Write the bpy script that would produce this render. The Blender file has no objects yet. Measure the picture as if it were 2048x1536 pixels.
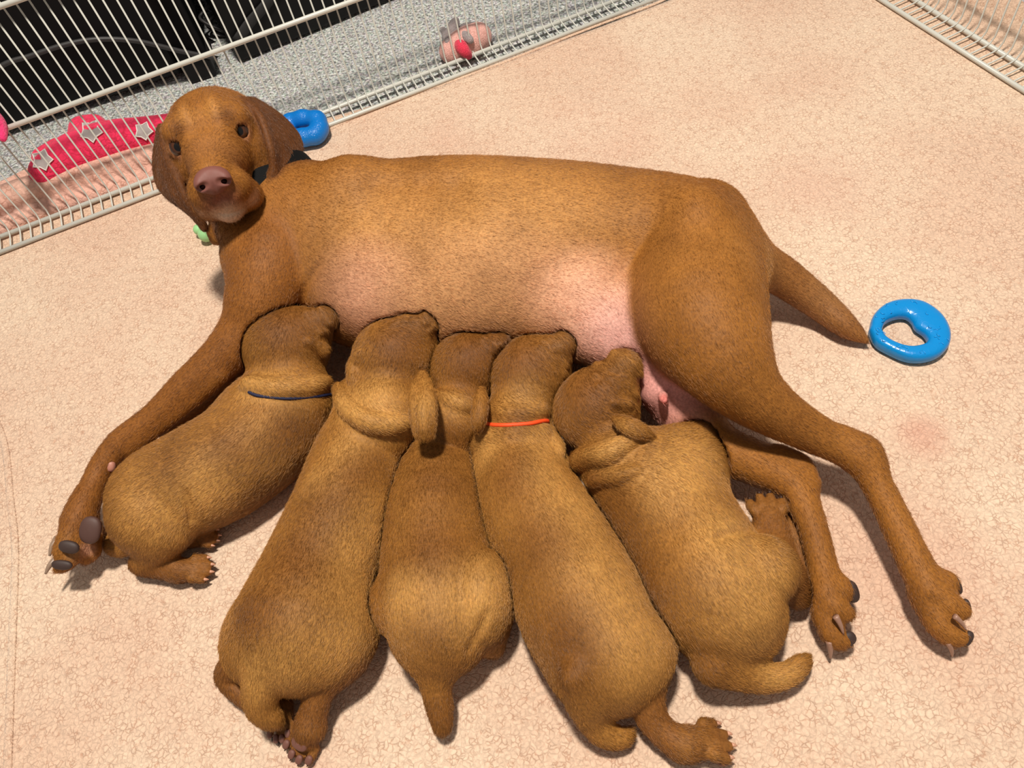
import bpy, math, random
import numpy as np
from mathutils import Vector, Matrix

random.seed(7)
RNG = np.random.default_rng(7)
SC = bpy.context.scene
COL = SC.collection

# ------------------------------------------------------------------ camera
F_PX, NADIR, CAM_H = 1540.0, (1290.0, 1820.0), 0.72
_n = np.array([NADIR[0] - 1024, NADIR[1] - 768, F_PX]); _n /= np.linalg.norm(_n)
_up = -_n
_ex = np.array([1.0, 0, 0]) - _n * _n[0]; _ex /= np.linalg.norm(_ex)
_ey = np.cross(_up, _ex)
RW = np.array([_ex, _ey, _up])                      # camera (x right, y down, z forward) -> world
CAMPOS = np.array([0, 0, CAM_H])
cam_d = bpy.data.cameras.new('camera'); cam = bpy.data.objects.new('camera', cam_d); COL.objects.link(cam)
cam_d.sensor_fit = 'HORIZONTAL'; cam_d.sensor_width = 36.0; cam_d.lens = F_PX * 36.0 / 2048.0
cam_d.clip_start = 0.02
_m = RW @ np.diag([1.0, -1.0, -1.0])
cam.matrix_world = Matrix([[*_m[0], 0], [*_m[1], 0], [*_m[2], CAM_H], [0, 0, 0, 1]])
SC.camera = cam

# ------------------------------------------------------------------ light
world = bpy.data.worlds.new('room'); SC.world = world; world.use_nodes = True
bgn = world.node_tree.nodes['Background']
bgn.inputs[0].default_value = (1.0, 0.95, 0.89, 1); bgn.inputs[1].default_value = 0.27
def area(name, loc, target, size, power, col):
    l = bpy.data.lights.new(name, 'AREA'); l.shape = 'DISK'; l.size = size; l.energy = power; l.color = col
    o = bpy.data.objects.new(name, l); COL.objects.link(o); o.location = loc
    o.rotation_euler = (Vector(target) - Vector(loc)).to_track_quat('-Z', 'Y').to_euler()
    return o
area('ceiling_light', (-0.06, 0.46, 2.60), (-0.05, 0.55, 0), 0.22, 82, (1.0, 0.93, 0.83))
SC.view_settings.view_transform = 'Standard'; SC.view_settings.look = 'None'
SC.view_settings.gamma = 1.0; SC.view_settings.use_curve_mapping = False
SC.view_settings.exposure = -0.04

# ------------------------------------------------------------------ helpers
def P(px, py, z=0.0):
    r = RW @ np.array([px - 1024, py - 768, F_PX]); return CAMPOS + r * ((z - CAM_H) / r[2])
def S(p):
    return F_PX / (RW.T @ (np.asarray(p, float) - CAMPOS))[2]
def pt(px, py, rpx, z=None, sink=0.12):
    """a ball of apparent radius rpx seen at (px, py); resting on the floor unless z is given"""
    zz = 0.05 if z is None else z
    for _ in range(6):
        p = P(px, py, zz); r = rpx / S(p)
        if z is None: zz = r * (1 - sink)
    return np.array([*p, r])
def srgb(r, g, b):
    return np.array([((c / 255) / 12.92 if c / 255 <= .04045 else ((c / 255 + .055) / 1.055) ** 2.4) for c in (r, g, b)])
def unit(v):
    v = np.asarray(v, float); return v / max(np.linalg.norm(v), 1e-9)

def obj(name, me, mat=None, parent=None):
    o = bpy.data.objects.new(name, me); COL.objects.link(o)
    if mat is not None and len(me.materials) == 0: me.materials.append(mat)
    if parent is not None: o.parent = parent
    return o
def tag(o, label, cat, group=None, kind=None):
    o['label'] = label; o['category'] = cat
    if group: o['group'] = group
    if kind: o['kind'] = kind
    return o
def empty(name, loc=(0, 0, 0)):
    o = bpy.data.objects.new(name, None); COL.objects.link(o); o.location = loc; o.empty_display_size = .02
    return o
def mesh(name, V, Fc, smooth=True):
    me = bpy.data.meshes.new(name); me.from_pydata([tuple(v) for v in V], [], [tuple(f) for f in Fc]); me.update()
    if smooth: me.polygons.foreach_set('use_smooth', [True] * len(me.polygons))
    return me
def tube_mesh(name, pts, rad, n=10, closed=False, flat=None):
    """swept tube; rad scalar or per point; flat=(axis vector, factor) squashes the section along an axis"""
    pts = [np.asarray(p, float) for p in pts]; m = len(pts)
    rad = [rad] * m if np.isscalar(rad) else list(rad)
    V, Fc = [], []
    ref = None
    for i in range(m):
        a = pts[(i - 1) % m] if (closed or i > 0) else pts[i]
        b = pts[(i + 1) % m] if (closed or i < m - 1) else pts[i]
        t = unit(b - a)
        if ref is None: ref = np.array([0, 0, 1.0]) if abs(t[2]) < .9 else np.array([1.0, 0, 0])
        s = unit(np.cross(t, ref)); u = np.cross(s, t); ref = u
        for k in range(n):
            an = 2 * math.pi * k / n
            d = s * math.cos(an) + u * math.sin(an)
            if flat is not None: d = d - flat[0] * (d @ flat[0]) * (1 - flat[1])
            V.append(pts[i] + d * rad[i])
    for i in range(m if closed else m - 1):
        for k in range(n):
            j = (i + 1) % m
            Fc.append((i * n + k, i * n + (k + 1) % n, j * n + (k + 1) % n, j * n + k))
    if not closed:
        V.append(pts[0]); V.append(pts[-1])
        for k in range(n):
            Fc.append((len(V) - 2, (k + 1) % n, k)); Fc.append((len(V) - 1, (m - 1) * n + k, (m - 1) * n + (k + 1) % n))
    return mesh(name, V, Fc)
def spline(pts, n):
    """Catmull-Rom through pts (any dimension)"""
    p = np.asarray(pts, float); p = np.vstack([2 * p[0] - p[1], p, 2 * p[-1] - p[-2]])
    out = []
    for i in range(1, len(p) - 2):
        for t in np.linspace(0, 1, n, endpoint=False):
            out.append(.5 * ((2 * p[i]) + (p[i + 1] - p[i - 1]) * t + (2 * p[i - 1] - 5 * p[i] + 4 * p[i + 1] - p[i + 2]) * t * t
                             + (-p[i - 1] + 3 * p[i] - 3 * p[i + 1] + p[i + 2]) * t ** 3))
    out.append(p[-2]); return np.array(out)

# ------------------------------------------------------------------ materials
def new_mat(name):
    m = bpy.data.materials.new(name); m.use_nodes = True
    nt = m.node_tree; b = nt.nodes['Principled BSDF']
    return m, nt, b
def plain(name, col, rough=.5, spec=.5, sheen=0.0, coat=0.0, metal=0.0):
    m, nt, b = new_mat(name)
    b.inputs['Base Color'].default_value = (*col, 1); b.inputs['Roughness'].default_value = rough
    b.inputs['Specular IOR Level'].default_value = spec; b.inputs['Sheen Weight'].default_value = sheen
    b.inputs['Coat Weight'].default_value = coat; b.inputs['Metallic'].default_value = metal
    return m
def N(nt, typ, **kw):
    n = nt.nodes.new(typ)
    for k, v in kw.items(): setattr(n, k, v)
    return n
def ramp(nt, stops, interp='LINEAR'):
    r = N(nt, 'ShaderNodeValToRGB'); r.color_ramp.interpolation = interp
    e = r.color_ramp.elements
    while len(e) < len(stops): e.new(.5)
    for i, (p, c) in enumerate(stops): e[i].position = p; e[i].color = (*c, 1)
    return r

# ------------------------------------------------------------------ signed distance sculpting
BIG = 1.0
class Sculpt:
    """ordered list of blended round cones / ellipsoids, meshed with surface nets"""
    def __init__(s): s.pr = []
    def cone(s, a, b, k=.02, op='+', flow=True, clip=0):
        a = np.asarray(a, float); b = np.asarray(b, float)
        s.pr.append(dict(t='c', a=a[:3], b=b[:3], ra=a[3], rb=b[3], k=k, op=op, fl=unit(b[:3] - a[:3]) if flow else None,
                         c=(a[:3] + b[:3]) / 2, R=np.linalg.norm(b[:3] - a[:3]) / 2 + max(a[3], b[3])))
    def chain(s, pts, k=.02, op='+', flow=True, sub=4, fl=None):
        """one smooth tapering limb through the given balls, blended on as a whole"""
        Q = spline(pts, sub); sg = []
        for i in range(len(Q) - 1):
            a, b = Q[i], Q[i + 1]
            sg.append(dict(t='c', a=a[:3], b=b[:3], ra=a[3], rb=b[3], k=k, op=op, fl=(fl if fl is not None else unit(b[:3] - a[:3])) if flow else None,
                           c=(a[:3] + b[:3]) / 2, R=np.linalg.norm(b[:3] - a[:3]) / 2 + max(a[3], b[3])))
        lo = np.min(Q[:, :3] - Q[:, 3:], 0); hi = np.max(Q[:, :3] + Q[:, 3:], 0)
        s.pr.append(dict(t='p', segs=sg, c=(lo + hi) / 2, R=np.linalg.norm(hi - lo) / 2, lo=lo, hi=hi, k=k, op=op, fl=None))
    def ell(s, c, r, M=None, k=.02, op='+', fl=None):
        c = np.asarray(c, float)[:3]; r = np.asarray(r, float)
        s.pr.append(dict(t='e', c=c, r=r, M=np.eye(3) if M is None else np.asarray(M, float), k=k, op=op, R=max(r),
                         fl=None if fl is None else unit(fl)))
    def ball(s, p, k=.02, op='+', fl=None): s.ell(p[:3], [p[3]] * 3, None, k, op, fl)
    def one(s, q, X):
        if q['t'] == 'p':
            d = s.one(q['segs'][0], X)
            for g in q['segs'][1:]: np.minimum(d, s.one(g, X), out=d)
            return d
        if q['t'] == 'c':
            ba = q['b'] - q['a']; l2 = ba @ ba + 1e-12
            pa = X - q['a']; t = np.clip(pa @ ba / l2, 0, 1)
            pa = pa - t[:, None] * ba
            return np.sqrt(np.einsum('ij,ij->i', pa, pa)) - (q['ra'] + (q['rb'] - q['ra']) * t)
        p = (X - q['c']) @ q['M'].T
        a = p / q['r']; b = a / q['r']
        k0 = np.sqrt(np.einsum('ij,ij->i', a, a)); k1 = np.sqrt(np.einsum('ij,ij->i', b, b)) + 1e-9
        return k0 * (k0 - 1) / k1
    def ev(s, X, prims):
        d = np.full(len(X), BIG, np.float64)
        for q in prims:
            e = s.one(q, X); k = q['k']
            if q['op'] == '+':
                h = np.clip(.5 + .5 * (d - e) / k, 0, 1); d = d + (e - d) * h - k * h * (1 - h)
            else:
                e = -e; h = np.clip(.5 - .5 * (d - e) / k, 0, 1); d = d + (e - d) * h + k * h * (1 - h)
        return d
    def surf(s, px, py, z=.06):
        """where the line of sight through (px, py) first meets what is modelled so far"""
        d = unit(RW @ np.array([px - 1024, py - 768, F_PX])); t = .3
        for _ in range(80):
            p = CAMPOS + d * t; e = s.ev(p[None], s.pr)[0]
            if p[2] < .003: return None, d
            if e < .0006: return p, d
            t += max(e * .8, .0004)
        return None, d
    def on(s, px, py, rpx, out=.4, z=.06):
        """a ball lying on the modelled surface, standing proud by the fraction out of its radius"""
        p, d = s.surf(px, py, z)
        if p is None: return None
        r = rpx / S(p); return np.array([*(p + d * r * (1 - out)), r])
    def rolls(s, pts, out=.4, k=.005, z=.06, op='+', sub=4):
        q = [p for p in (s.on(x, y, r, out, z) for x, y, r in pts) if p is not None]
        if len(q) > 1: s.chain(q, k, op, sub=sub)
    def near(s, ce, hd):
        out = []
        for q in s.pr:
            if np.linalg.norm(q['c'] - ce) - q['R'] > hd + q['k']: continue
            if q['t'] == 'p':
                sg = [g for g in q['segs'] if np.linalg.norm(g['c'] - ce) - g['R'] < hd + q['k'] and s.one(g, ce[None])[0] < hd * 1.3 + q['k']]
                if sg: out.append({**q, 'segs': sg})
            elif s.one(q, ce[None])[0] < hd * 1.3 + q['k']: out.append(q)
        return out
    def build(s, vox, floor=.0015, pad=.02, others=(), gap=.0016, yield_all=False):
        add = [q for q in s.pr if q['op'] == '+']
        lo = np.min([q.get('lo', q['c'] - q['R']) for q in add], 0) - pad; hi = np.max([q.get('hi', q['c'] + q['R']) for q in add], 0) + pad
        if floor is not None: lo[2] = max(lo[2], floor - 3 * vox)
        B = 20
        nb = np.ceil((hi - lo) / vox / B).astype(int); dim = nb * B + 1
        G = np.full(dim, BIG, np.float32)
        hd = B * vox * math.sqrt(3) / 2 + vox
        ar = np.arange(B + 1) * vox
        loc = np.stack(np.meshgrid(ar, ar, ar, indexing='ij'), -1).reshape(-1, 3)
        for i in range(nb[0]):
            for j in range(nb[1]):
                for k in range(nb[2]):
                    o = lo + np.array([i, j, k]) * B * vox; ce = o + B * vox / 2
                    pl = s.near(ce, hd)
                    if not any(q['op'] == '+' for q in pl): continue
                    X = loc + o
                    d = s.ev(X, pl)
                    for ot in others:                              # soft bodies pressed together meet half way
                        po = ot.near(ce, hd)
                        if any(q['op'] == '+' for q in po):
                            e = ot.ev(X, po); d = np.maximum(d, np.where(e < .02, (gap * 1.6 - e) if yield_all else ((d - e) * .5 + gap), -1))
                    if floor is not None:
                        e = floor - X[:, 2]; kk = .006
                        h = np.clip(.5 - .5 * (d - e) / kk, 0, 1); d = d + (e - d) * h + kk * h * (1 - h)
                    G[i * B:i * B + B + 1, j * B:j * B + B + 1, k * B:k * B + B + 1] = d.reshape(B + 1, B + 1, B + 1)
        return surface_nets(G, lo, vox)

def surface_nets(G, lo, vox):
    ins = G < 0
    c = np.zeros(np.array(G.shape) - 1, np.int8)
    offs = [(a, b, d) for a in (0, 1) for b in (0, 1) for d in (0, 1)]
    sl = lambda o: tuple(slice(v, G.shape[i] - 1 + v) for i, v in enumerate(o))
    for o in offs: c += ins[sl(o)]
    act = np.argwhere((c > 0) & (c < 8))
    idx = np.full(c.shape, -1, np.int32); idx[tuple(act.T)] = np.arange(len(act))
    sums = np.zeros((len(act), 3)); cnt = np.zeros(len(act))
    vals = {o: G[tuple((act + o).T)].astype(np.float64) for o in offs}
    for o in offs:
        for ax in range(3):
            if o[ax]: continue
            p = list(o); p[ax] = 1; p = tuple(p)
            a, b = vals[o], vals[p]; x = (a < 0) != (b < 0)
            t = np.where(x, a / np.where(x, a - b, 1), 0)
            pos = np.tile(np.array(o, float), (len(act), 1)); pos[:, ax] += t
            sums[x] += pos[x]; cnt[x] += 1
    V = (act + sums / cnt[:, None]) * vox + lo
    Q = []
    for ax in range(3):
        n = [0, 0, 0]; n[ax] = 1
        u, w = (ax + 1) % 3, (ax + 2) % 3
        A = ins[tuple(slice(0, G.shape[i] - n[i]) for i in range(3))]; Bm = ins[tuple(slice(n[i], None) for i in range(3))]
        e = np.argwhere(A != Bm)
        e = e[(e[:, u] > 0) & (e[:, w] > 0) & (e[:, u] < c.shape[u]) & (e[:, w] < c.shape[w])]
        du = np.zeros(3, int); du[u] = 1; dw = np.zeros(3, int); dw[w] = 1
        q = np.stack([idx[tuple((e - du - dw).T)], idx[tuple((e - dw).T)], idx[tuple(e.T)], idx[tuple((e - du).T)]], 1)
        flip = ~A[tuple(e.T)]
        q[flip] = q[flip][:, ::-1]
        Q.append(q[(q >= 0).all(1)])
    return V, np.vstack(Q)

def relax(V, Q, it=2, w=.5):
    for _ in range(it):
        a = np.zeros_like(V); n = np.zeros(len(V))
        for k in range(4):
            i, j = Q[:, k], Q[:, (k + 1) % 4]
            for d in range(3): a[:, d] += np.bincount(i, V[j, d], len(V)) + np.bincount(j, V[i, d], len(V))
            n += np.bincount(i, minlength=len(V)) + np.bincount(j, minlength=len(V))
        V = V * (1 - w) + a / np.maximum(n, 1)[:, None] * w
    return V
def vnormals(V, Q):
    n = np.cross(V[Q[:, 2]] - V[Q[:, 0]], V[Q[:, 3]] - V[Q[:, 1]])
    out = np.zeros_like(V)
    for k in range(4):
        for d in range(3): out[:, d] += np.bincount(Q[:, k], n[:, d], len(V))
    return out / (np.linalg.norm(out, axis=1, keepdims=True) + 1e-12)
def np_mesh(name, V, Q):
    me = bpy.data.meshes.new(name)
    me.vertices.add(len(V)); me.vertices.foreach_set('co', V.astype(np.float32).ravel())
    me.loops.add(len(Q) * 4); me.loops.foreach_set('vertex_index', Q.astype(np.int32).ravel())
    me.polygons.add(len(Q)); me.polygons.foreach_set('loop_start', np.arange(len(Q), dtype=np.int32) * 4)
    me.polygons.foreach_set('loop_total', np.full(len(Q), 4, np.int32))
    me.polygons.foreach_set('use_smooth', np.ones(len(Q), bool))
    me.update(); me.validate(); return me
def flow_field(sk, V, N_, vx=.014):
    out = np.zeros_like(V)
    for q in [g for q in sk.pr for g in (q['segs'] if q['t'] == 'p' else [q])]:
        if q['fl'] is None or q['op'] != '+': continue
        sel = np.linalg.norm(V - q['c'], axis=1) < q['R'] + .06
        if not sel.any(): continue
        d = s_one = sk.one(q, V[sel])
        out[sel] += np.exp(-np.maximum(d, -.03) / vx)[:, None] * q['fl']
    out[:, 2] -= 1e-6
    out -= N_ * np.einsum('ij,ij->i', out, N_)[:, None]
    return out / (np.linalg.norm(out, axis=1, keepdims=True) + 1e-9)
def paint(V, base, blobs):
    C = np.tile(np.asarray(base, float), (len(V), 1))
    for c, r, col, st in blobs:
        c = np.asarray(c, float)
        d = np.linalg.norm(V - c[:3], axis=1) / r
        w = (np.clip(1 - d * d, 0, 1) ** 1.5 * st)[:, None]
        C = C * (1 - w) + np.asarray(col) * w
    return C
def vn(V, sc, seed):
    """cheap smooth value noise at points"""
    g = np.random.default_rng(seed).random((16, 16, 16)); x = V / sc
    i = np.floor(x).astype(int); f = x - i; f = f * f * (3 - 2 * f); o = 0
    for a in (0, 1):
        for b in (0, 1):
            for c in (0, 1):
                w = (f[:, 0] if a else 1 - f[:, 0]) * (f[:, 1] if b else 1 - f[:, 1]) * (f[:, 2] if c else 1 - f[:, 2])
                o = o + w * g[(i[:, 0] + a) % 16, (i[:, 1] + b) % 16, (i[:, 2] + c) % 16]
    return o

# ------------------------------------------------------------------ fur
def fur_skin_mat(name, rough=.62):
    m, nt, b = new_mat(name)
    a = N(nt, 'ShaderNodeAttribute', attribute_name='coat')
    tc = N(nt, 'ShaderNodeTexCoord')
    nz = N(nt, 'ShaderNodeTexNoise'); nz.inputs['Scale'].default_value = 420; nz.inputs['Detail'].default_value = 3
    nt.links.new(tc.outputs['Object'], nz.inputs['Vector'])
    mp = N(nt, 'ShaderNodeMapRange'); mp.inputs[1].default_value = .3; mp.inputs[2].default_value = .7
    mp.inputs[3].default_value = .78; mp.inputs[4].default_value = 1.2
    nt.links.new(nz.outputs['Fac'], mp.inputs['Value'])
    mx = N(nt, 'ShaderNodeMix', data_type='RGBA', blend_type='MULTIPLY'); mx.inputs[0].default_value = 1
    nt.links.new(a.outputs['Color'], mx.inputs[6]); nt.links.new(mp.outputs[0], mx.inputs[7])
    nt.links.new(mx.outputs[2], b.inputs['Base Color'])
    b.inputs['Roughness'].default_value = rough; b.inputs['Specular IOR Level'].default_value = .25
    bp = N(nt, 'ShaderNodeBump'); bp.inputs['Strength'].default_value = .25; bp.inputs['Distance'].default_value = .002
    nt.links.new(nz.outputs['Fac'], bp.inputs['Height']); nt.links.new(bp.outputs[0], b.inputs['Normal'])
    return m
def hair_mat(name):
    m, nt, b = new_mat(name)
    a = N(nt, 'ShaderNodeAttribute', attribute_name='coat')
    nt.links.new(a.outputs['Color'], b.inputs['Base Color'])
    b.inputs['Roughness'].default_value = .38; b.inputs['Specular IOR Level'].default_value = .5
    return m
M_SKIN = fur_skin_mat('dog_skin_and_coat'); M_HAIR = hair_mat('short_coat_hair')

def rooted(name, loc):
    return empty(name, loc)
def adopt(o, root):
    o.parent = root; o.matrix_parent_inverse = Matrix.Translation(-Vector(root.location)); return o

def grow_fur(root, V, Q, Nn, Fl, C, mask, n, length, rad, lift=.13, label=None):
    A = V[Q[:, 0]]; Bv = V[Q[:, 1]]; Cv = V[Q[:, 2]]; D = V[Q[:, 3]]
    ar = np.linalg.norm(np.cross(Cv - A, D - Bv), axis=1) * mask[Q].mean(1)
    pick = RNG.choice(len(Q), n, p=ar / ar.sum())
    u = RNG.random((n, 1)); w = RNG.random((n, 1))
    q = Q[pick]
    W = [(1 - u) * (1 - w), u * (1 - w), u * w, (1 - u) * w]
    bl = lambda X: sum(X[q[:, k]] * W[k] for k in range(4))
    p = bl(V); nn = bl(Nn); fl = bl(Fl); c = bl(C)
    nn /= np.linalg.norm(nn, axis=1, keepdims=True) + 1e-9
    keep = p[:, 2] > .004; p, nn, fl, c = p[keep], nn[keep], fl[keep], c[keep]; n = len(p)
    fl = fl + RNG.normal(0, .16, (n, 3)); 
    L = length * RNG.uniform(.65, 1.25, (n, 1))
    t1 = fl + nn * (lift * RNG.uniform(.5, 1.5, (n, 1))); t1 /= np.linalg.norm(t1, axis=1, keepdims=True)
    p0 = p - nn * .0006; p1 = p + t1 * L * .5; p2 = p + (t1 * .9 + fl * .12 - nn * .1) * L
    pos = np.stack([p0, p1, p2], 1)
    pos[:, :, 2] = np.maximum(pos[:, :, 2], .001)
    cv = bpy.data.hair_curves.new('coat'); cv.add_curves([3] * n)
    cv.position_data.foreach_set('vector', pos.astype(np.float32).ravel())
    ra = cv.attributes.get('radius') or cv.attributes.new('radius', 'FLOAT', 'POINT')
    ra.data.foreach_set('value', np.tile(np.array([rad, rad * .8, rad * .15], np.float32), n))
    at = cv.attributes.new('coat', 'FLOAT_COLOR', 'CURVE')
    c = c * RNG.uniform(.62, 1.5, (n, 1)); c = np.hstack([np.clip(c, 0, 1), np.ones((n, 1))])
    at.data.foreach_set('color', c.astype(np.float32).ravel())
    cv.materials.append(M_HAIR)
    o = bpy.data.objects.new('coat', cv); COL.objects.link(o); adopt(o, root); o['kind'] = 'stuff'
    return o

PENDING = []
def finish_dog(*a, **k): PENDING.append((a, k))
def finish_dogs():
    for i, (a, k) in enumerate(PENDING):
        mine = a[1]; nb = [b[0][1] for j, b in enumerate(PENDING) if j != i and (i == 0 or j > 0)]   # the mother gives way to her puppies
        _finish_dog(*a, others=nb, yields=(i == 0), **k)
def _finish_dog(root, sk, vox, base, blobs, n_hair, hlen, hrad, bald=(), noise=.25, seed=1, extra=None, lift=.13, over=(), others=(), yields=False):
    V, Q = sk.build(vox, others=others, yield_all=yields); V = relax(V, Q)
    if extra is not None:                                  # finer head, joined into the same mesh
        V2, Q2 = extra[0].build(extra[1]); V2 = relax(V2, Q2, 1)
        Nn = np.vstack([vnormals(V, Q), vnormals(V2, Q2)])
        Fl = np.vstack([flow_field(sk, V, Nn[:len(V)]), flow_field(extra[0], V2, Nn[len(V):])])
        Q = np.vstack([Q, Q2 + len(V)]); V = np.vstack([V, V2])
    else:
        Nn = vnormals(V, Q); Fl = flow_field(sk, V, Nn)
    C = paint(V, base, list(blobs) + [(w, r * 1.6, srgb(130, 82, 36), .9) for w, r in PAWS.get(root.name, [])])
    for ks, q, col in over:
        w = np.clip((.007 - ks.one(q, V)) / .006, 0, 1)[:, None] * .92
        C = C * (1 - w) + np.asarray(col) * w
    v = (vn(V, .035, seed) - .5) * noise + (vn(V, .009, seed + 5) - .5) * noise * .7
    C = C * (1 + v[:, None] * np.array([1.0, 1.15, 1.3]))
    C = np.clip(C, 0, 1)
    me = np_mesh('body', V, Q)
    at = me.attributes.new('coat', 'FLOAT_COLOR', 'POINT')
    at.data.foreach_set('color', np.hstack([C, np.ones((len(C), 1))]).astype(np.float32).ravel())
    adopt(obj('body', me, M_SKIN), root)
    mask = np.ones(len(V))
    for c, r, st in list(bald) + [(w, r, .97) for w, r in PAWS.pop(root.name, [])]:
        d = np.linalg.norm(V - np.asarray(c)[:3], axis=1) / r
        mask *= 1 - np.clip(1.6 * (1 - d), 0, 1) * st
    if n_hair: grow_fur(root, V, Q, Nn, Fl, C, mask, n_hair, hlen, hrad, lift)
    return V, Q

M_CLAW = plain('horn_claw', srgb(150, 125, 105), .35); M_CLAWP = plain('pale_claw', srgb(164, 124, 104), .35)
M_PAD = plain('paw_pad_skin', srgb(62, 45, 40), .6); M_PADB = plain('brown_paw_pad', srgb(84, 56, 48), .6)
def claw(root, a, d, bend, L, r, mat=None):
    a = np.asarray(a); d = unit(d); bend = unit(bend)
    ps = [a + d * L * t + bend * L * .38 * t * t for t in np.linspace(0, 1, 6)]
    o = obj('claw', tube_mesh('claw', ps, [r, r * .98, r * .88, r * .7, r * .45, r * .12], 8), mat or M_CLAW)
    return adopt(o, root)
def blob_mesh(name, c, r, M, lump=0, seg=18):
    V, Fc = [], []
    for i in range(seg // 2 + 1):
        th = math.pi * i / (seg // 2)
        for j in range(seg):
            ph = 2 * math.pi * j / seg
            d = np.array([math.sin(th) * math.cos(ph), math.sin(th) * math.sin(ph), math.cos(th)])
            d = np.sign(d) * np.abs(d) ** .85
            V.append(np.asarray(c)[:3] + (d * r) @ np.asarray(M))
    for i in range(seg // 2):
        for j in range(seg):
            Fc.append((i * seg + j, (i + 1) * seg + j, (i + 1) * seg + (j + 1) % seg, i * seg + (j + 1) % seg))
    return mesh(name, V, Fc)
def frame(d, u):
    """rows: toe direction, side, dorsal"""
    d = unit(d); s = unit(np.cross(u, d)); return np.array([d, s, np.cross(d, s)])
PAWS = {}
def paw(root, sk, wrist, r_w, tip_dir, dorsal, s, k=.006, spread=1.0, claws=True, pads=True, claw_len=.5, cmat=None, toes=4, pmat=None):
    """four-toed paw of length s beyond the wrist; claws and pads are parts of the dog"""
    Fm = frame(tip_dir, dorsal); d, sd, up = Fm; w = np.asarray(wrist)[:3]
    mid = w + d * s * .38; PAWS.setdefault(root.name, []).append((w + d * s * .75, s * .75))
    sk.cone([*w, r_w], [*mid, s * .34], k * 2)
    for i, o in enumerate((-1.25, -.42, .42, 1.25)[:toes]):
        o *= spread; ln = .82 if abs(o) > 1 * spread else .98
        a = w + d * s * .42 + sd * o * s * .2; kn = w + d * s * .66 * ln + sd * o * s * .30 + up * s * .12
        b = w + d * s * ln + sd * o * s * .335 - up * s * .03
        sk.cone([*a, s * .155], [*kn, s * .145], k * .5); sk.cone([*kn, s * .145], [*b, s * .13], k * .25)
        if claws: claw(root, b + d * s * .08 + up * s * .05, d - up * .12, -up, s * claw_len * .62, s * .052, cmat)
        if pads: 
            adopt(obj('paw_pad', blob_mesh('paw_pad', b - up * s * .10 - d * s * .04, [s * .15, s * .11, s * .075], Fm), pmat or M_PAD), root)
    if pads: adopt(obj('paw_pad', blob_mesh('paw_pad', w + d * s * .42 - up * s * .26, [s * .2, s * .27, s * .11], Fm), pmat or M_PAD), root)

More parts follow.
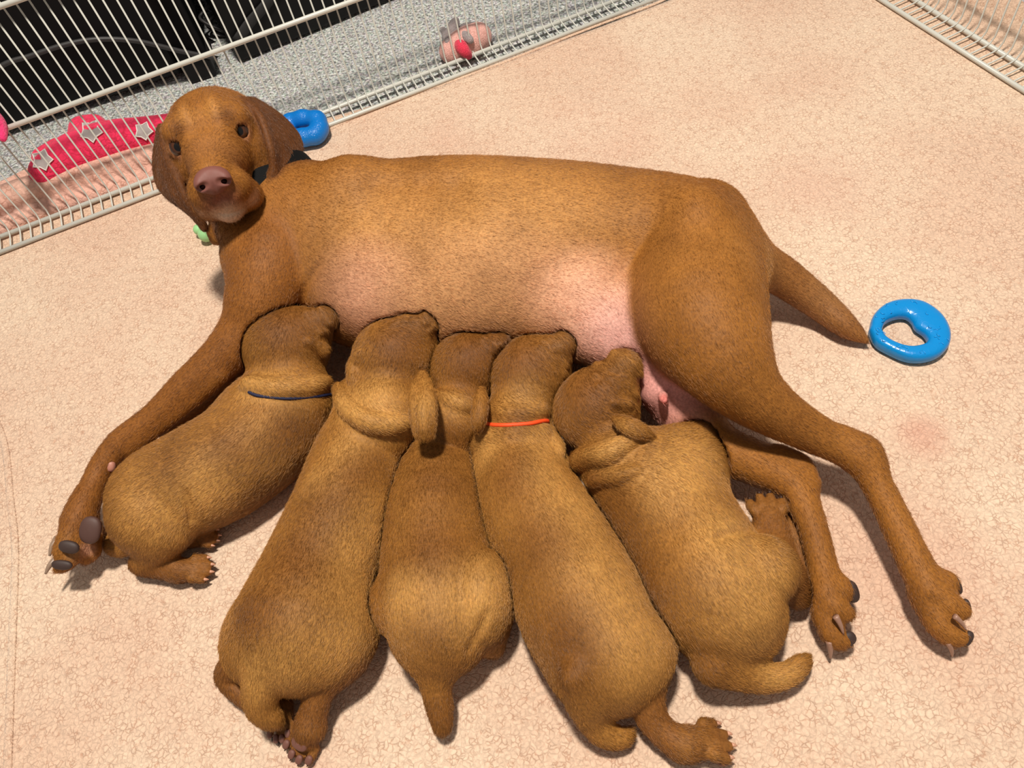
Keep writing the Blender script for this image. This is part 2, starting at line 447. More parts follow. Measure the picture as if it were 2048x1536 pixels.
# ------------------------------------------------------------------ mother dog
def build_mother():
    root = rooted('dog', tuple(P(950, 520, 0)))
    tag(root, 'large rust-brown mother dog lying on her side with raised head and pink belly', 'dog')
    sk = Sculpt()
    T = [pt(592, 480, 126, .098), pt(740, 488, 156, .096), pt(905, 492, 174, .094), pt(1080, 494, 170, .090), pt(1230, 500, 161, .086), pt(1365, 508, 146, .086), pt(1410, 540, 124, .084)]
    sk.chain(T, .03)
    rib = unit(T[2][:3] - T[0][:3]); dn = unit(P(900, 700, .1) - P(900, 400, .1))
    sk.ball(pt(660, 560, 100, .082), .05, fl=rib + dn); sk.ball(pt(760, 590, 105, .078), .05, fl=rib + dn); sk.ball(pt(880, 600, 100, .075), .06, fl=rib + dn * 1.5)
    sk.ball(pt(1060, 600, 92, .073), .06, fl=rib * .3 + dn)
    sk.ball(pt(1000, 560, 100, .10), .06, fl=dn)
    # shoulder blade, near foreleg with a crease behind the elbow
    sk.ell(pt(610, 440, 1, .125), [.062, .05, .05], None, .04, fl=dn + rib * .3)
    FL = len(sk.pr); sk.chain([pt(590, 440, 84, .118), pt(550, 520, 86, .130), pt(528, 590, 74, .120), pt(500, 652, 57, .104), pt(446, 714, 44, .094), pt(378, 772, 36, .084), pt(312, 834, 30, .070), pt(244, 886, 29, .060), pt(206, 932, 26, .054), pt(188, 968, 25, .052), pt(170, 1006, 30, .052), pt(158, 1040, 34, .050)], .007)
    sk.chain([pt(440, 752, 14, .092), pt(400, 790, 14, .080), pt(330, 848, 12, .066), pt(262, 900, 13, .056)], .008)       # tendon along the back of the leg
    # far foreleg, mostly hidden behind it
    sk.chain([pt(560, 600, 70, .06), pt(520, 720, 50, .045), pt(440, 800, 30, .03), pt(340, 868, 20, .020)], .02)
    # thigh, shank and hock of the upper hind leg
    TH = len(sk.pr); sk.chain([pt(1405, 455, 95, .085), pt(1392, 550, 132, .106), pt(1402, 630, 130, .132), pt(1444, 712, 98, .134), pt(1496, 780, 68, .116), pt(1565, 832, 50, .092), pt(1650, 878, 38, .072), pt(1718, 912, 33, .062)], .006)
    sk.chain([pt(1720, 914, 33, .062), pt(1752, 965, 30, .055), pt(1785, 1030, 31, .047), pt(1822, 1108, 33, .041), pt(1855, 1175, 36, .036)], .010)
    sk.chain([pt(1690, 872, 14, .074), pt(1738, 898, 17, .068), pt(1752, 930, 15, .062)], .014)
    # lower hind leg
    sk.chain([pt(1340, 760, 75, .06), pt(1420, 880, 50, .050), pt(1520, 930, 44, .042), pt(1585, 968, 36, .040), pt(1620, 1040, 30, .036), pt(1642, 1120, 29, .033), pt(1655, 1185, 33, .032)], .016)
    sk.chain([pt(1560, 905, 12, .05), pt(1606, 930, 15, .046), pt(1625, 965, 13, .042)], .014)
    # tail
    sk.chain([pt(1490, 520, 46, .085), pt(1552, 545, 40, .060), pt(1634, 604, 32, .028), pt(1692, 652, 24, .018), pt(1733, 682, 7, .010)], .02)
    # udder in front of the hind legs, hindmost teat
    sk.ball(pt(1190, 640, 92, .085), .04, fl=rib); sk.chain([pt(1180, 600, 70, .10), pt(1265, 690, 58, .082), pt(1310, 735, 40, .075)], .03, flow=False)
    sk.ball(pt(1322, 778, 44, .072), .004); sk.ball(pt(1375, 765, 42, .045), .012)
    sk.cone(pt(1325, 792, 12, .092), pt(1329, 802, 8.5, .097), .005, flow=False)
    # creases: flank in front of the thigh, behind the elbow
    sk.rolls([(642, 526, 3), (620, 554, 5), (606, 588, 6), (600, 625, 6)], .5, .006, op='-')                          # crease behind the elbow
    # soft rib and hip modelling
    for x in (760, 815, 870, 925): sk.chain([pt(x - 15, 360, 8, .196), pt(x, 430, 8, .207), pt(x + 12, 500, 8, .205)], .03, op='-')
    sk.ball(pt(1395, 425, 36, .166), .05); sk.ball(pt(700, 372, 46, .168), .04)

    # paws, each seen from its side: two toes, their pads and claws
    def toe(chain_pts, k=.004): sk.chain([pt(*c) for c in chain_pts], k, sub=3)
    cx, cyv, cz = RW @ np.array([1, 0, 0]), RW @ np.array([0, 1, 0]), RW @ np.array([0, 0, -1])
    def pad(px, py, z, rx, ry, rz, ang, mat):
        c, s_ = math.cos(math.radians(ang)), math.sin(math.radians(ang))
        Mx = np.array([cx * c + cyv * s_, -cx * s_ + cyv * c, cz]); q = P(px, py, z); sc = S(q)
        o = adopt(obj('paw_pad', blob_mesh('paw_pad', q, [rx / sc, ry / sc, rz / sc], Mx), mat), root); o['label'] = 'dark leathery pad'
    def nail(x0, y0, z0, x1, y1, z1, r, mat=M_CLAW):
        p0, p1 = P(x0, y0, z0), P(x1, y1, z1); mid = (p0 + p1) / 2 + np.array([0, 0, .002])
        ps = spline([p0, mid, p1], 4); rr = np.linspace(1, .12, len(ps)) ** .6 * r / S(p0)
        adopt(obj('claw', tube_mesh('claw', ps, list(rr), 8), mat), root)
    # near forepaw, soles turned to the viewer
    toe([(160, 1035, 30, .050), (146, 1065, 26, .050), (132, 1092, 23, .049), (122, 1104, 16, .048)])
    toe([(165, 1050, 30, .044), (150, 1095, 24, .042), (132, 1124, 19, .041), (118, 1136, 12, .040)])
    toe([(178, 1060, 26, .036), (184, 1098, 20, .028), (172, 1118, 13, .026)])
    pad(181, 1060, .066, 22, 28, 9, 10, M_PADB); pad(138, 1094, .062, 21, 13, 7, 12, M_PAD); pad(124, 1130, .050, 21, 10, 6, 5, M_PAD)
    pad(221, 932, .0575, 10, 12, 8, 0, plain('carpal_pad', srgb(190, 128, 108), .5))
    nail(116, 1076, .050, 99, 1112, .048, 8); nail(112, 1118, .042, 91, 1148, .040, 7)
    # lower hind paw
    sk.ball(pt(1684, 1178, 22, .030), .012)
    toe([(1652, 1185, 34, .032), (1668, 1214, 28, .032), (1690, 1226, 20, .030)], .0025)
    toe([(1648, 1195, 32, .028), (1658, 1250, 27, .024), (1674, 1278, 22, .020), (1690, 1280, 17, .018)], .0025)
    pad(1703, 1183, .030, 14, 23, 12, -18, M_PAD); pad(1697, 1224, .030, 10, 18, 9, 12, M_PAD); pad(1694, 1279, .021, 19, 15, 9, -30, M_PAD)
    nail(1671, 1232, .045, 1687, 1268, .030, 7, M_CLAWP); nail(1659, 1282, .024, 1661, 1316, .008, 8, M_CLAWP)
    # upper hind paw
    sk.ball(pt(1894, 1166, 24, .034), .012)
    toe([(1858, 1180, 36, .036), (1894, 1206, 28, .036), (1918, 1220, 22, .034)], .0025)
    toe([(1852, 1190, 34, .032), (1880, 1248, 28, .028), (1902, 1268, 25, .024), (1922, 1274, 19, .022)], .0025)
    pad(1912, 1170, .036, 9, 20, 10, -22, M_PAD); pad(1933, 1216, .034, 8, 19, 9, -8, M_PAD); pad(1934, 1277, .024, 10, 17, 9, 30, M_PAD)
    nail(1909, 1232, .048, 1932, 1260, .034, 6, M_CLAWP); nail(1896, 1284, .026, 1905, 1312, .008, 7, M_CLAWP)

    # ---- head in its own frame: x to image right, y up, z towards the viewer, centimetres
    H = P(419.5, 278, .235)
    cr, cu = RW @ np.array([1, 0, 0]), RW @ np.array([0, -1, 0])
    ez = unit(CAMPOS - H); ex = .969 * cr + .248 * cu; ex = unit(ex - ez * (ex @ ez)); ey = np.cross(ez, ex)
    yw = math.radians(-5); ez, ex = ez * math.cos(yw) + ex * math.sin(yw), ex * math.cos(yw) - ez * math.sin(yw)
    HM = np.array([ex, ey, ez])
    h = lambda x, y, z, r=1: np.array([*(H + (np.array([x, y, z]) / 100) @ HM), r / 100])
    def hp(px, py, zl, r=1):
        d = RW @ np.array([px - 1024, py - 768, F_PX]); o = H + ez * zl / 100
        t = ((o - CAMPOS) @ ez) / (d @ ez); return np.array([*(CAMPOS + d * t), r / 100])
    hd = Sculpt()
    E3 = lambda a, b, c: np.array([a, b, c]) / 100
    hd.ell(h(.5, -.1, -4.6), E3(5.5, 5.4, 6.2), HM, .01, fl=-ez + ey * .4)
    hd.cone(h(.2, 1.6, -.6, 3.2), h(.1, -2.2, 1.2, 3.0), .015, flow=False)
    hd.cone(h(0, -1.4, 1.0, 2.9), h(-.4, -3.7, 6.2, 2.15), .014); hd.pr[-1]['fl'] = -ez - ey * .2
    hd.cone(h(-.4, -3.9, 6.0, 2.1), h(-.4, -4.2, 6.7, 1.6), .006); hd.pr[-1]['fl'] = -ez
    for sx in (-1, 1):
        hd.ball(h(sx * 4.1 + .4, -2.6, -3.2, 3.0), .02, fl=-ez - ey)                       # cheek
        hd.cone(h(sx * 1.55 - .3, -5.0, 5.4, 1.75), h(sx * 2.1 - .1, -6.4, 3.0, 1.6), .008); hd.pr[-1]['fl'] = -ez - ey * .5   # flews
        hd.cone(h(sx * 1.4 - .3, -4.6, 5.9, 1.5), h(sx * .9 - .35, -5.6, 6.3, 1.2), .006)
        hd.ball(h(sx * 3.1 + .1, 1.5, .0, 1.5), .010, fl=ey)                                # brow
        hd.ball(h(sx * 3.2, 0, -.25, 1.34), .004, fl=-ey)                                   # lids
        hd.ball(h(sx * 1.5, .3, 1.3, 1.0), .012, fl=-ez)
    hd.cone(h(0, -5.4, -1, 2.8), h(-.2, -7.0, 4.6, 1.55), .012); hd.pr[-1]['fl'] = -ez - ey   # lower jaw
    for sx in (-1, 1):
        hd.ell(h(sx * 3.2, -.02, .85), E3(1.0, .80, 1.2), HM, .0012, op='-')
    hd.cone(h(.1, 5.5, -1.2, .5), h(.1, 2.2, 3.1, .7), .02, op='-')                          # furrow between the brows
    # ears: a fan of ribs from the base to the hem
    def ear(front, back, zf, zb, n=13, r=.34):
        Fr, Bk = spline(front, 4), spline(back, 4)
        m = 8
        Fr = Fr[np.linspace(0, len(Fr) - 1, m).round().astype(int)]; Bk = Bk[np.linspace(0, len(Bk) - 1, m).round().astype(int)]
        zf = np.interp(np.linspace(0, 1, m), np.linspace(0, 1, len(zf)), zf); zb = np.interp(np.linspace(0, 1, m), np.linspace(0, 1, len(zb)), zb)
        for i in range(n):
            t = i / (n - 1); bul = math.sin(t * math.pi) * .7 + .16 * math.cos(t * math.pi * 4)
            pts = []
            for j in range(m):
                p = Fr[j] * (1 - t) + Bk[j] * t; z = zf[j] * (1 - t) + zb[j] * t + bul * min(1, j / 3)
                pts.append(hp(p[0], p[1], z, r * (1.25 if i == 0 else 1)))
            hd.chain(pts, .003, sub=2)
    E0 = len(hd.pr)
    ear([(489, 203), (520, 232), (535, 277), (546, 319), (546, 359), (540, 396)], [(509, 202), (538, 218), (572, 243), (601, 286), (592, 318), (552, 384)],
        [-3.0, -1.0, .3, .6, .3, -.4], [-4.5, -5.0, -6.0, -6.6, -5.4, -2.2])
    ear([(324, 255), (336, 315), (358, 362), (378, 408), (398, 434), (409, 457)], [(322, 262), (312, 305), (311, 345), (325, 382), (352, 402), (386, 420)],
        [-3.0, -1.0, -.2, .1, -.2, -.6], [-3.8, -4.6, -5.0, -4.4, -3.2, -2.0])
    E1 = len(hd.pr)
    # neck: skull to shoulders (in both pieces so that they run into each other)
    nk = [h(.6, -1.0, -6.5, 5.0), pt(508, 366, 80, .150), pt(548, 408, 92, .135), pt(605, 462, 122, .105)]
    thr = [h(0, -5.6, -1, 2.4), hp(458, 440, -7, 2.3), pt(476, 470, 34, .150), pt(520, 530, 74, .115)]
    hd.chain(nk[:3], .02, sub=3); hd.chain(thr[:3], .012, sub=3)
    shr = lambda q: [np.array([*p[:3], p[3] * .975]) for p in q]
    sk.chain(shr(nk[1:]), .03, sub=3); sk.chain(shr(thr[1:]), .025, sub=3)
    hd.rolls([(430, 368, 2.2), (436, 384, 2.4), (443, 399, 2.4)], .5, .0015, op='-')                              # philtrum and lips
    hd.rolls([(417, 420, 2.6), (438, 428, 3), (468, 426, 3), (498, 412, 3), (516, 394, 2.6)], .5, .002, op='-')
    for a, b in (((425, 462), (470, 440)), ((432, 478), (480, 455))):
        hd.cone(hp(*a, -5.6, .75), hp(*b, -5.0, .75), .006)

    rust = srgb(150, 96, 38); tan = srgb(204, 152, 88); pink = srgb(216, 160, 130); deep = srgb(116, 70, 28)
    B = lambda px, py, z, r, c, s: (P(px, py, z), r, c, s)
    blobs = [B(900, 400, .19, .20, srgb(178, 124, 64), .5), B(700, 470, .19, .11, srgb(196, 142, 84), .65), B(1000, 430, .19, .10, srgb(192, 140, 80), .5), B(1150, 360, .15, .12, srgb(134, 84, 32), .5), B(800, 340, .16, .10, srgb(138, 88, 36), .45), B(1450, 620, .2, .08, srgb(136, 84, 30), .45), B(1640, 600, .04, .04, srgb(176, 130, 80), .5), B(1100, 420, .19, .14, srgb(184, 130, 70), .6),
             B(710, 600, .15, .085, pink, .95), B(850, 610, .15, .10, srgb(202, 150, 104), .8), B(1000, 610, .15, .11, srgb(194, 142, 96), .8), B(1120, 570, .17, .085, srgb(204, 150, 108), .8),
             B(1180, 620, .15, .09, srgb(224, 168, 140), .95), B(1260, 690, .12, .07, srgb(228, 172, 160), 1), B(1325, 780, .085, .062, srgb(214, 150, 140), 1), B(1329, 800, .098, .011, srgb(214, 120, 110), 1),
             B(1530, 600, .11, .09, srgb(212, 160, 90), .7), B(1400, 500, .2, .12, rust, .6), B(540, 520, .17, .1, deep, .5), B(470, 640, .12, .08, rust, .6),
             B(1560, 545, .06, .07, srgb(150, 100, 55), .6), B(1680, 640, .02, .08, srgb(142, 95, 55), .6)]
    # face
    blobs += [B(150, 1112, .055, .016, srgb(206, 164, 120), .8), B(178, 1100, .04, .012, srgb(214, 160, 132), .8)]
    dk = srgb(104, 62, 30)
    blobs += [(h(.2, 2, -.5)[:3], .075, srgb(142, 90, 38), .8), (h(-.3, -2.6, 4)[:3], .04, srgb(140, 92, 55), .75),
              (h(-.4, -5.6, 7)[:3], .026, srgb(132, 78, 66), .9), (h(-.3, -7.7, 6)[:3], .025, srgb(214, 184, 158), 1), (h(2.4, -6.6, 5)[:3], .014, srgb(200, 160, 128), .8), (h(-2.8, -6.6, 5)[:3], .014, srgb(190, 150, 118), .6),
              (hp(570, 300, -4)[:3], .065, dk, 1), (hp(545, 370, -3)[:3], .05, dk, .9), (hp(330, 370, -3)[:3], .055, dk, 1), (hp(395, 440, -2)[:3], .035, srgb(86, 44, 24), .9)]  # last blob paints the shade inside the ear flap
    blobs.append((h(-.45, -4.0, 8.0)[:3], .014, srgb(40, 22, 18), 1))  # dark patch painted for the shade in the nostrils
    for sx in (-1, 1): blobs.append((h(sx * 3.2, 0, .6)[:3], .0165, srgb(150, 100, 78), .9)); blobs.append((h(sx * 2.1, 1.5, 1.3)[:3], .017, srgb(88, 48, 20), .85)); blobs.append((h(sx * 1.2, 3.0, 1.6)[:3], .018, srgb(178, 122, 58), .6))  # dark blobs paint eyelid shadow and brow marks, pale ones a forehead highlight
    bald = [(h(-.4, -4.4, 8.4)[:3], .022, 1), (P(1325, 785, .085), .05, .9)] + [(h(sx * 3.2, 0, .7)[:3], .014, 1) for sx in (-1, 1)] + [(P(1270, 690, .12), .06, .6), (P(720, 590, .16), .06, .35)]
    over = [(sk, sk.pr[TH], srgb(148, 95, 38)), (sk, sk.pr[FL], srgb(138, 85, 34))] + [(hd, q, srgb(104, 62, 30)) for q in hd.pr[E0:E1]]
    finish_dog(root, sk, .0028, rust, blobs, 260000, .0050, .00011, bald, seed=3, extra=(hd, .0018), over=over)
    # eyes
    me_, nt, b = new_mat('dog_eye')
    tc = N(nt, 'ShaderNodeTexCoord'); sp = N(nt, 'ShaderNodeSeparateXYZ'); nt.links.new(tc.outputs['Object'], sp.inputs[0])
    ln = N(nt, 'ShaderNodeVectorMath', operation='MULTIPLY'); ln.inputs[1].default_value = (1, 1, 0); nt.links.new(tc.outputs['Object'], ln.inputs[0])
    le = N(nt, 'ShaderNodeVectorMath', operation='LENGTH'); nt.links.new(ln.outputs[0], le.inputs[0])
    rp = ramp(nt, [(0, srgb(6, 4, 3)), (.42, srgb(8, 5, 4)), (.48, srgb(84, 46, 22)), (.80, srgb(56, 28, 14)), (.84, srgb(10, 6, 5)), (1, srgb(150, 120, 105))])
    mr = N(nt, 'ShaderNodeMath', operation='DIVIDE'); mr.inputs[1].default_value = .0105; nt.links.new(le.outputs['Value'], mr.inputs[0])
    nt.links.new(mr.outputs[0], rp.inputs[0]); nt.links.new(rp.outputs[0], b.inputs['Base Color']); b.inputs['Roughness'].default_value = .24; b.inputs['Specular IOR Level'].default_value = .6
    for sx in (-1, 1):
        e = obj('eye', blob_mesh('eye', (0, 0, 0), [.0105] * 3, np.eye(3), seg=28), me_); e.data.materials[0] = me_
        c = h(sx * 3.2, .02, .10)[:3]
        Mx = Matrix([[ex[0], ey[0], ez[0], c[0]], [ex[1], ey[1], ez[1], c[1]], [ex[2], ey[2], ez[2], c[2]], [0, 0, 0, 1]])
        e.parent = root; e.matrix_parent_inverse = Matrix.Translation(-Vector(root.location)); e.matrix_basis = Mx
        e['label'] = 'dark brown glossy eye'
    # nose leather
    ns = Sculpt()
    ns.ell(h(-.45, -3.65, 7.7), E3(1.75, 1.25, 1.25), HM, .004); ns.ell(h(-.45, -4.3, 7.9), E3(1.05, .9, .9), HM, .005)
    for sx in (-1, 1):
        ns.ball(h(sx * 1.1 - .45, -3.95, 8.2, .75), .004)
        ns.cone(h(sx * .78 - .45, -4.05, 9.1, .40), h(sx * 1.5 - .45, -4.3, 8.5, .30), .002, op='-')
    ns.cone(h(-.45, -3.7, 9.2, .1), h(-.4, -5.6, 8.4, .1), .002, op='-')
    md = plain('nostril_shade', srgb(24, 11, 10), 1.0, 0.0)  # black blobs sunk in the nose stand in for nostril shade
    for sx in (-1, 1):
        o = adopt(obj('nostril', blob_mesh('nostril', h(sx * .92 - .45, -4.08, 8.34), [.0044, .0034, .0030], HM), md), root); o['label'] = 'dark blob for the shade inside the nostril'
    V, Q = ns.build(.0009, floor=None)
    mn, nt, b = new_mat('liver_nose'); b.inputs['Base Color'].default_value = (*srgb(128, 78, 68), 1); b.inputs['Roughness'].default_value = .45
    vo = N(nt, 'ShaderNodeTexVoronoi'); vo.inputs['Scale'].default_value = 900; bp = N(nt, 'ShaderNodeBump'); bp.inputs['Strength'].default_value = .25; bp.inputs['Distance'].default_value = .0006
    nt.links.new(vo.outputs['Distance'], bp.inputs['Height']); nt.links.new(bp.outputs[0], b.inputs['Normal'])
    o = adopt(obj('nose', np_mesh('nose', V, Q), mn), root); o['label'] = 'liver-coloured nose'
    # collar round the base of the neck
    cc = nk[2][:3] * .85 + nk[1][:3] * .15; ax = unit(nk[2][:3] - nk[1][:3])
    a1 = unit(np.cross(ax, [0, 0, 1])); a2 = np.cross(ax, a1)
    V, Fc = [], []
    n = 64; rr = .0625
    for i in range(n):
        t = 2 * math.pi * i / n; dr = a1 * math.cos(t) + a2 * math.sin(t)
        for w, ro in ((-.0125, 0), (.0125, 0), (.0125, .003), (-.0125, .003)): V.append(cc + dr * (rr * (1 + .06 * math.cos(2 * t)) + ro) + ax * w)
    for i in range(n):
        j = (i + 1) % n
        for k in range(4): Fc.append((i * 4 + k, i * 4 + (k + 1) % 4, j * 4 + (k + 1) % 4, j * 4 + k))
    o = adopt(obj('collar', mesh('collar', V, Fc, False), plain('black_webbing', srgb(8, 8, 9), .8, .2)), root); o['label'] = 'black collar'
    return root

# ------------------------------------------------------------------ puppies
PUP = srgb(158, 108, 48)
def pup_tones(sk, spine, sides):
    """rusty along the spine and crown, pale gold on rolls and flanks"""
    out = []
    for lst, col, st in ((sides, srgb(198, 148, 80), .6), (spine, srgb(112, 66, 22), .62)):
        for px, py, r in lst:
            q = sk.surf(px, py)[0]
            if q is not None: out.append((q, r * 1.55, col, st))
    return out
def band(root, sk, pts, r, mat, label):
    ps = spline([p[:3] for p in (sk.on(x, y, 3.2, .8) for x, y in pts) if p is not None], 6)
    o = adopt(obj('collar', tube_mesh('collar', ps, r, 8), mat), root); o['label'] = label

def pup_head(sk, c, muz, k=.012):
    """skull ball and muzzle cone towards the teat"""
    sk.ball(c, k, fl=c[:3] - muz[:3])
    m0 = np.array([*(c[:3] * .55 + muz[:3] * .45), c[3] * .70])
    sk.cone(m0, muz, k); sk.pr[-1]['fl'] = unit(c[:3] - muz[:3]); sk.muzzle = muz
def wrinkles(sk, lines, r=7, out=.75):
    for ln in lines: sk.rolls([(x, y, r) for x, y in ln], out, .0018)
def leg(sk, pts, k=.006):
    sk.chain(pts, k); sk.__dict__.setdefault('legs', []).append(sk.pr[-1])
def eyeslit(sk, x0, y0, x1, y1): sk.rolls([(x0, y0, 3.2), (x1, y1, 3.2)], .4, .002, op='-')

def build_pups():
    G = 'nursing puppies in a row'
    navy = plain('navy_cord', srgb(24, 28, 62), .7); orange = plain('orange_cord', srgb(255, 84, 30), .6)
    nail = plain('puppy_claw', srgb(214, 160, 132), .4); dnail = plain('dark_puppy_claw', srgb(60, 40, 32), .4)
    pad = plain('puppy_pad', srgb(120, 78, 66), .6)

    # ---- 1: curled at the mother's foreleg, navy cord
    root = rooted('puppy', tuple(P(430, 960, 0))); tag(root, 'tan puppy nursing beside the stretched foreleg, thin navy cord collar', 'puppy', G)
    sk = Sculpt()
    body = [pt(580, 800, 88, .060), pt(545, 860, 100), pt(440, 935, 108), pt(332, 988, 101), pt(312, 1006, 92)]
    sk.chain(body, .02)
    sk.ball(pt(520, 830, 78, .06), .02)
    c = pt(572, 695, 84, .084); mz = pt(650, 638, 27, .104)
    pup_head(sk, c, mz)
    sk.rolls([(478, 750, 14), (500, 770, 20), (560, 776, 22), (620, 772, 20), (652, 764, 14)], .75, .004)   # nape roll
    wrinkles(sk, [[(612, 625), (640, 665), (662, 705)], [(626, 622), (652, 662), (668, 700)], [(640, 618), (658, 645)]])
    sk.rolls([(618, 683, 9), (645, 700, 15), (668, 728, 20), (676, 752, 17), (676, 768, 9)], 1.1, .002)       # ear
    eyeslit(sk, 650, 668, 660, 684)
    sk.ell(pt(306, 1034, 1, .050), [.043, .041, .046], None, .006)                                                                         # haunch
    sk.chain([pt(330, 1060, 52, .046), pt(312, 1098, 38, .030), pt(288, 1124, 24, .020)], .010)
    sk.rolls([(372, 985, 4), (380, 1015, 6), (384, 1040, 5)], .5, .006, op='-')
    leg(sk, [pt(282, 1126, 22, .017), pt(325, 1136, 22, .015), pt(360, 1141, 22, .014)], .006)
    paw(root, sk, pt(357, 1141, 1, .014), .012, P(424, 1136, .012) - P(357, 1141, .014), [0, -.1, 1], .032, k=.003, cmat=nail, pmat=dnail, claw_len=.22, spread=.85)
    leg(sk, [pt(352, 1074, 24, .018), pt(388, 1074, 18, .013)])
    paw(root, sk, pt(386, 1072, 1, .013), .010, P(446, 1076, .011) - P(386, 1072, .013), [0, -.1, 1], .026, k=.003, cmat=nail, pmat=dnail, claw_len=.22, spread=.8)
    sk.chain([pt(270, 1080, 26, .02), pt(235, 1092, 22, .016), pt(215, 1078, 14, .014), pt(205, 1060, 6, .012)], .008)                      # tail
    sk.chain([pt(470, 800, 26, .03), pt(430, 815, 20, .018), pt(380, 838, 12, .012), pt(345, 852, 8, .009)], .01)                            # foreleg tucked along the mother's
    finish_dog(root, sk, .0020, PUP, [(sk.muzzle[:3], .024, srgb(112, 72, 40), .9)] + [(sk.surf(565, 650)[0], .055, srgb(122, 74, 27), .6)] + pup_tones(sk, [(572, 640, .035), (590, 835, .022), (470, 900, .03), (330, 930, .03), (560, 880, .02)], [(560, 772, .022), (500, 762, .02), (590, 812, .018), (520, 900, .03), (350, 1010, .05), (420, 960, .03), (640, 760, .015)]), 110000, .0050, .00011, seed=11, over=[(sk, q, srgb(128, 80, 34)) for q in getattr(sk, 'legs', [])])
    band(root, sk, [(497, 784), (520, 792), (580, 797), (640, 792), (664, 788)], .0017, navy, 'navy cord collar')

    # ---- 2: thick neck roll, hanging ear
    root = rooted('puppy', tuple(P(640, 1120, 0))); tag(root, 'tan puppy with a thick pale neck roll, tail hanging over its hind feet', 'puppy', G)
    sk = Sculpt()
    sk.chain([pt(775, 830, 84, .062), pt(724, 905, 92), pt(688, 1020, 105), pt(636, 1150, 116), pt(603, 1250, 136)], .02)
    sk.ball(pt(728, 800, 56, .062), .015); sk.ball(pt(520, 1290, 72, .045), .025); sk.ball(pt(672, 1270, 76, .045), .025)
    c = pt(790, 722, 86, .072); mz = pt(852, 644, 27, .102)
    pup_head(sk, c, mz)
    sk.rolls([(716, 706, 10), (708, 735, 15), (706, 760, 11)], .9, .003)                                     # folded far ear
    sk.rolls([(678, 776, 13), (690, 808, 20), (722, 836, 22), (762, 848, 23), (800, 846, 19), (818, 838, 11)], .95, .003)   # neck roll
    wrinkles(sk, [[(792, 640), (820, 634), (850, 646)], [(782, 650), (815, 644), (858, 662)], [(850, 628), (868, 652)]])
    sk.chain([pt(844, 748, 8, .106), pt(832, 780, 14, .120), pt(832, 812, 15, .122), pt(835, 845, 14, .117), pt(839, 866, 13, .112)], .003); sk.chain([pt(845, 770, 10, .118), pt(846, 812, 13, .128), pt(848, 850, 14, .122), pt(849, 870, 13, .114)], .003); sk.chain([pt(846, 748, 8, .106), pt(855, 780, 14, .122), pt(859, 812, 15, .124), pt(860, 845, 14, .118), pt(858, 868, 13, .112)], .003)      # hanging ear
    eyeslit(sk, 864, 680, 872, 698)
    leg(sk, [pt(478, 1325, 36, .032), pt(455, 1356, 24, .024), pt(500, 1400, 20, .016), pt(560, 1418, 20, .014)])                         # left hind leg
    leg(sk, [pt(690, 1318, 44, .042), pt(645, 1372, 31, .038), pt(626, 1425, 28, .027), pt(620, 1455, 28, .020)], .005)                  # right hind leg
    sk.chain([pt(556, 1225, 20, .088), pt(540, 1290, 34, .082), pt(522, 1360, 36, .066), pt(522, 1408, 33, .048), pt(542, 1436, 24, .036), pt(560, 1447, 10, .028)], .006)   # tail
    paw(root, sk, pt(620, 1455, 1, .020), .013, P(600, 1500, .008) - P(620, 1455, .020), RW @ np.array([.4, -.3, .8]), .030, k=.004, cmat=dnail, pmat=pad, claw_len=.24)
    paw(root, sk, pt(560, 1418, 1, .014), .010, P(562, 1456, .008) - P(560, 1418, .014), RW @ np.array([.2, -.4, .6]), .026, k=.004, cmat=dnail, pmat=pad, claw_len=.24)
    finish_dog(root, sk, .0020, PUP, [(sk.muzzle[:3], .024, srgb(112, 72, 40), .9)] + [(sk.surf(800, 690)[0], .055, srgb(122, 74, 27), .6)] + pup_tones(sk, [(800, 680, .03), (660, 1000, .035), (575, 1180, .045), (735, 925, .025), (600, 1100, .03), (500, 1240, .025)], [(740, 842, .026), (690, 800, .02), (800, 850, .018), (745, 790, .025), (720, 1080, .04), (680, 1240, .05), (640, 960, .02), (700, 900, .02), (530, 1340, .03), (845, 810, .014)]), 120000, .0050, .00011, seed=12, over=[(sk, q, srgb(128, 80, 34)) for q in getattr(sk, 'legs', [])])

    # ---- 3: middle one, straight tail
    root = rooted('puppy', tuple(P(880, 1100, 0))); tag(root, 'middle puppy of the row, stout rump and tail pointing straight at the viewer', 'puppy', G)
    sk = Sculpt()
    sk.chain([pt(912, 840, 68, .058), pt(884, 908, 70), pt(873, 1010, 96), pt(872, 1110, 108), pt(878, 1195, 118), pt(880, 1250, 104, .05)], .02)
    sk.ball(pt(795, 1208, 60, .048), .008); sk.ell(pt(966, 1194, 1, .054), [.029, .043, .042], None, .004); sk.rolls([(938, 1300, 4), (960, 1262, 5), (972, 1225, 3)], .5, .006, op='-')
    c = pt(932, 738, 72, .068); mz = pt(1000, 690, 24, .092)
    pup_head(sk, c, mz)
    sk.rolls([(874, 786, 10), (900, 800, 16), (928, 810, 17), (948, 816, 11)], .85, .003)
    wrinkles(sk, [[(966, 676), (990, 690), (1000, 712)], [(980, 672), (1002, 688)]])
    sk.chain([pt(962, 778, 8, .096), pt(961, 806, 16, .104), pt(958, 836, 16, .102), pt(955, 854, 11, .096)], .002)
    eyeslit(sk, 984, 704, 990, 716)
    sk.chain([pt(870, 1310, 40, .050), pt(872, 1370, 31, .036), pt(880, 1420, 26, .026), pt(884, 1450, 20, .02), pt(884, 1462, 12, .017)], .012)
    sk.chain([pt(975, 1250, 40, .03), pt(985, 1290, 26, .018)], .012)
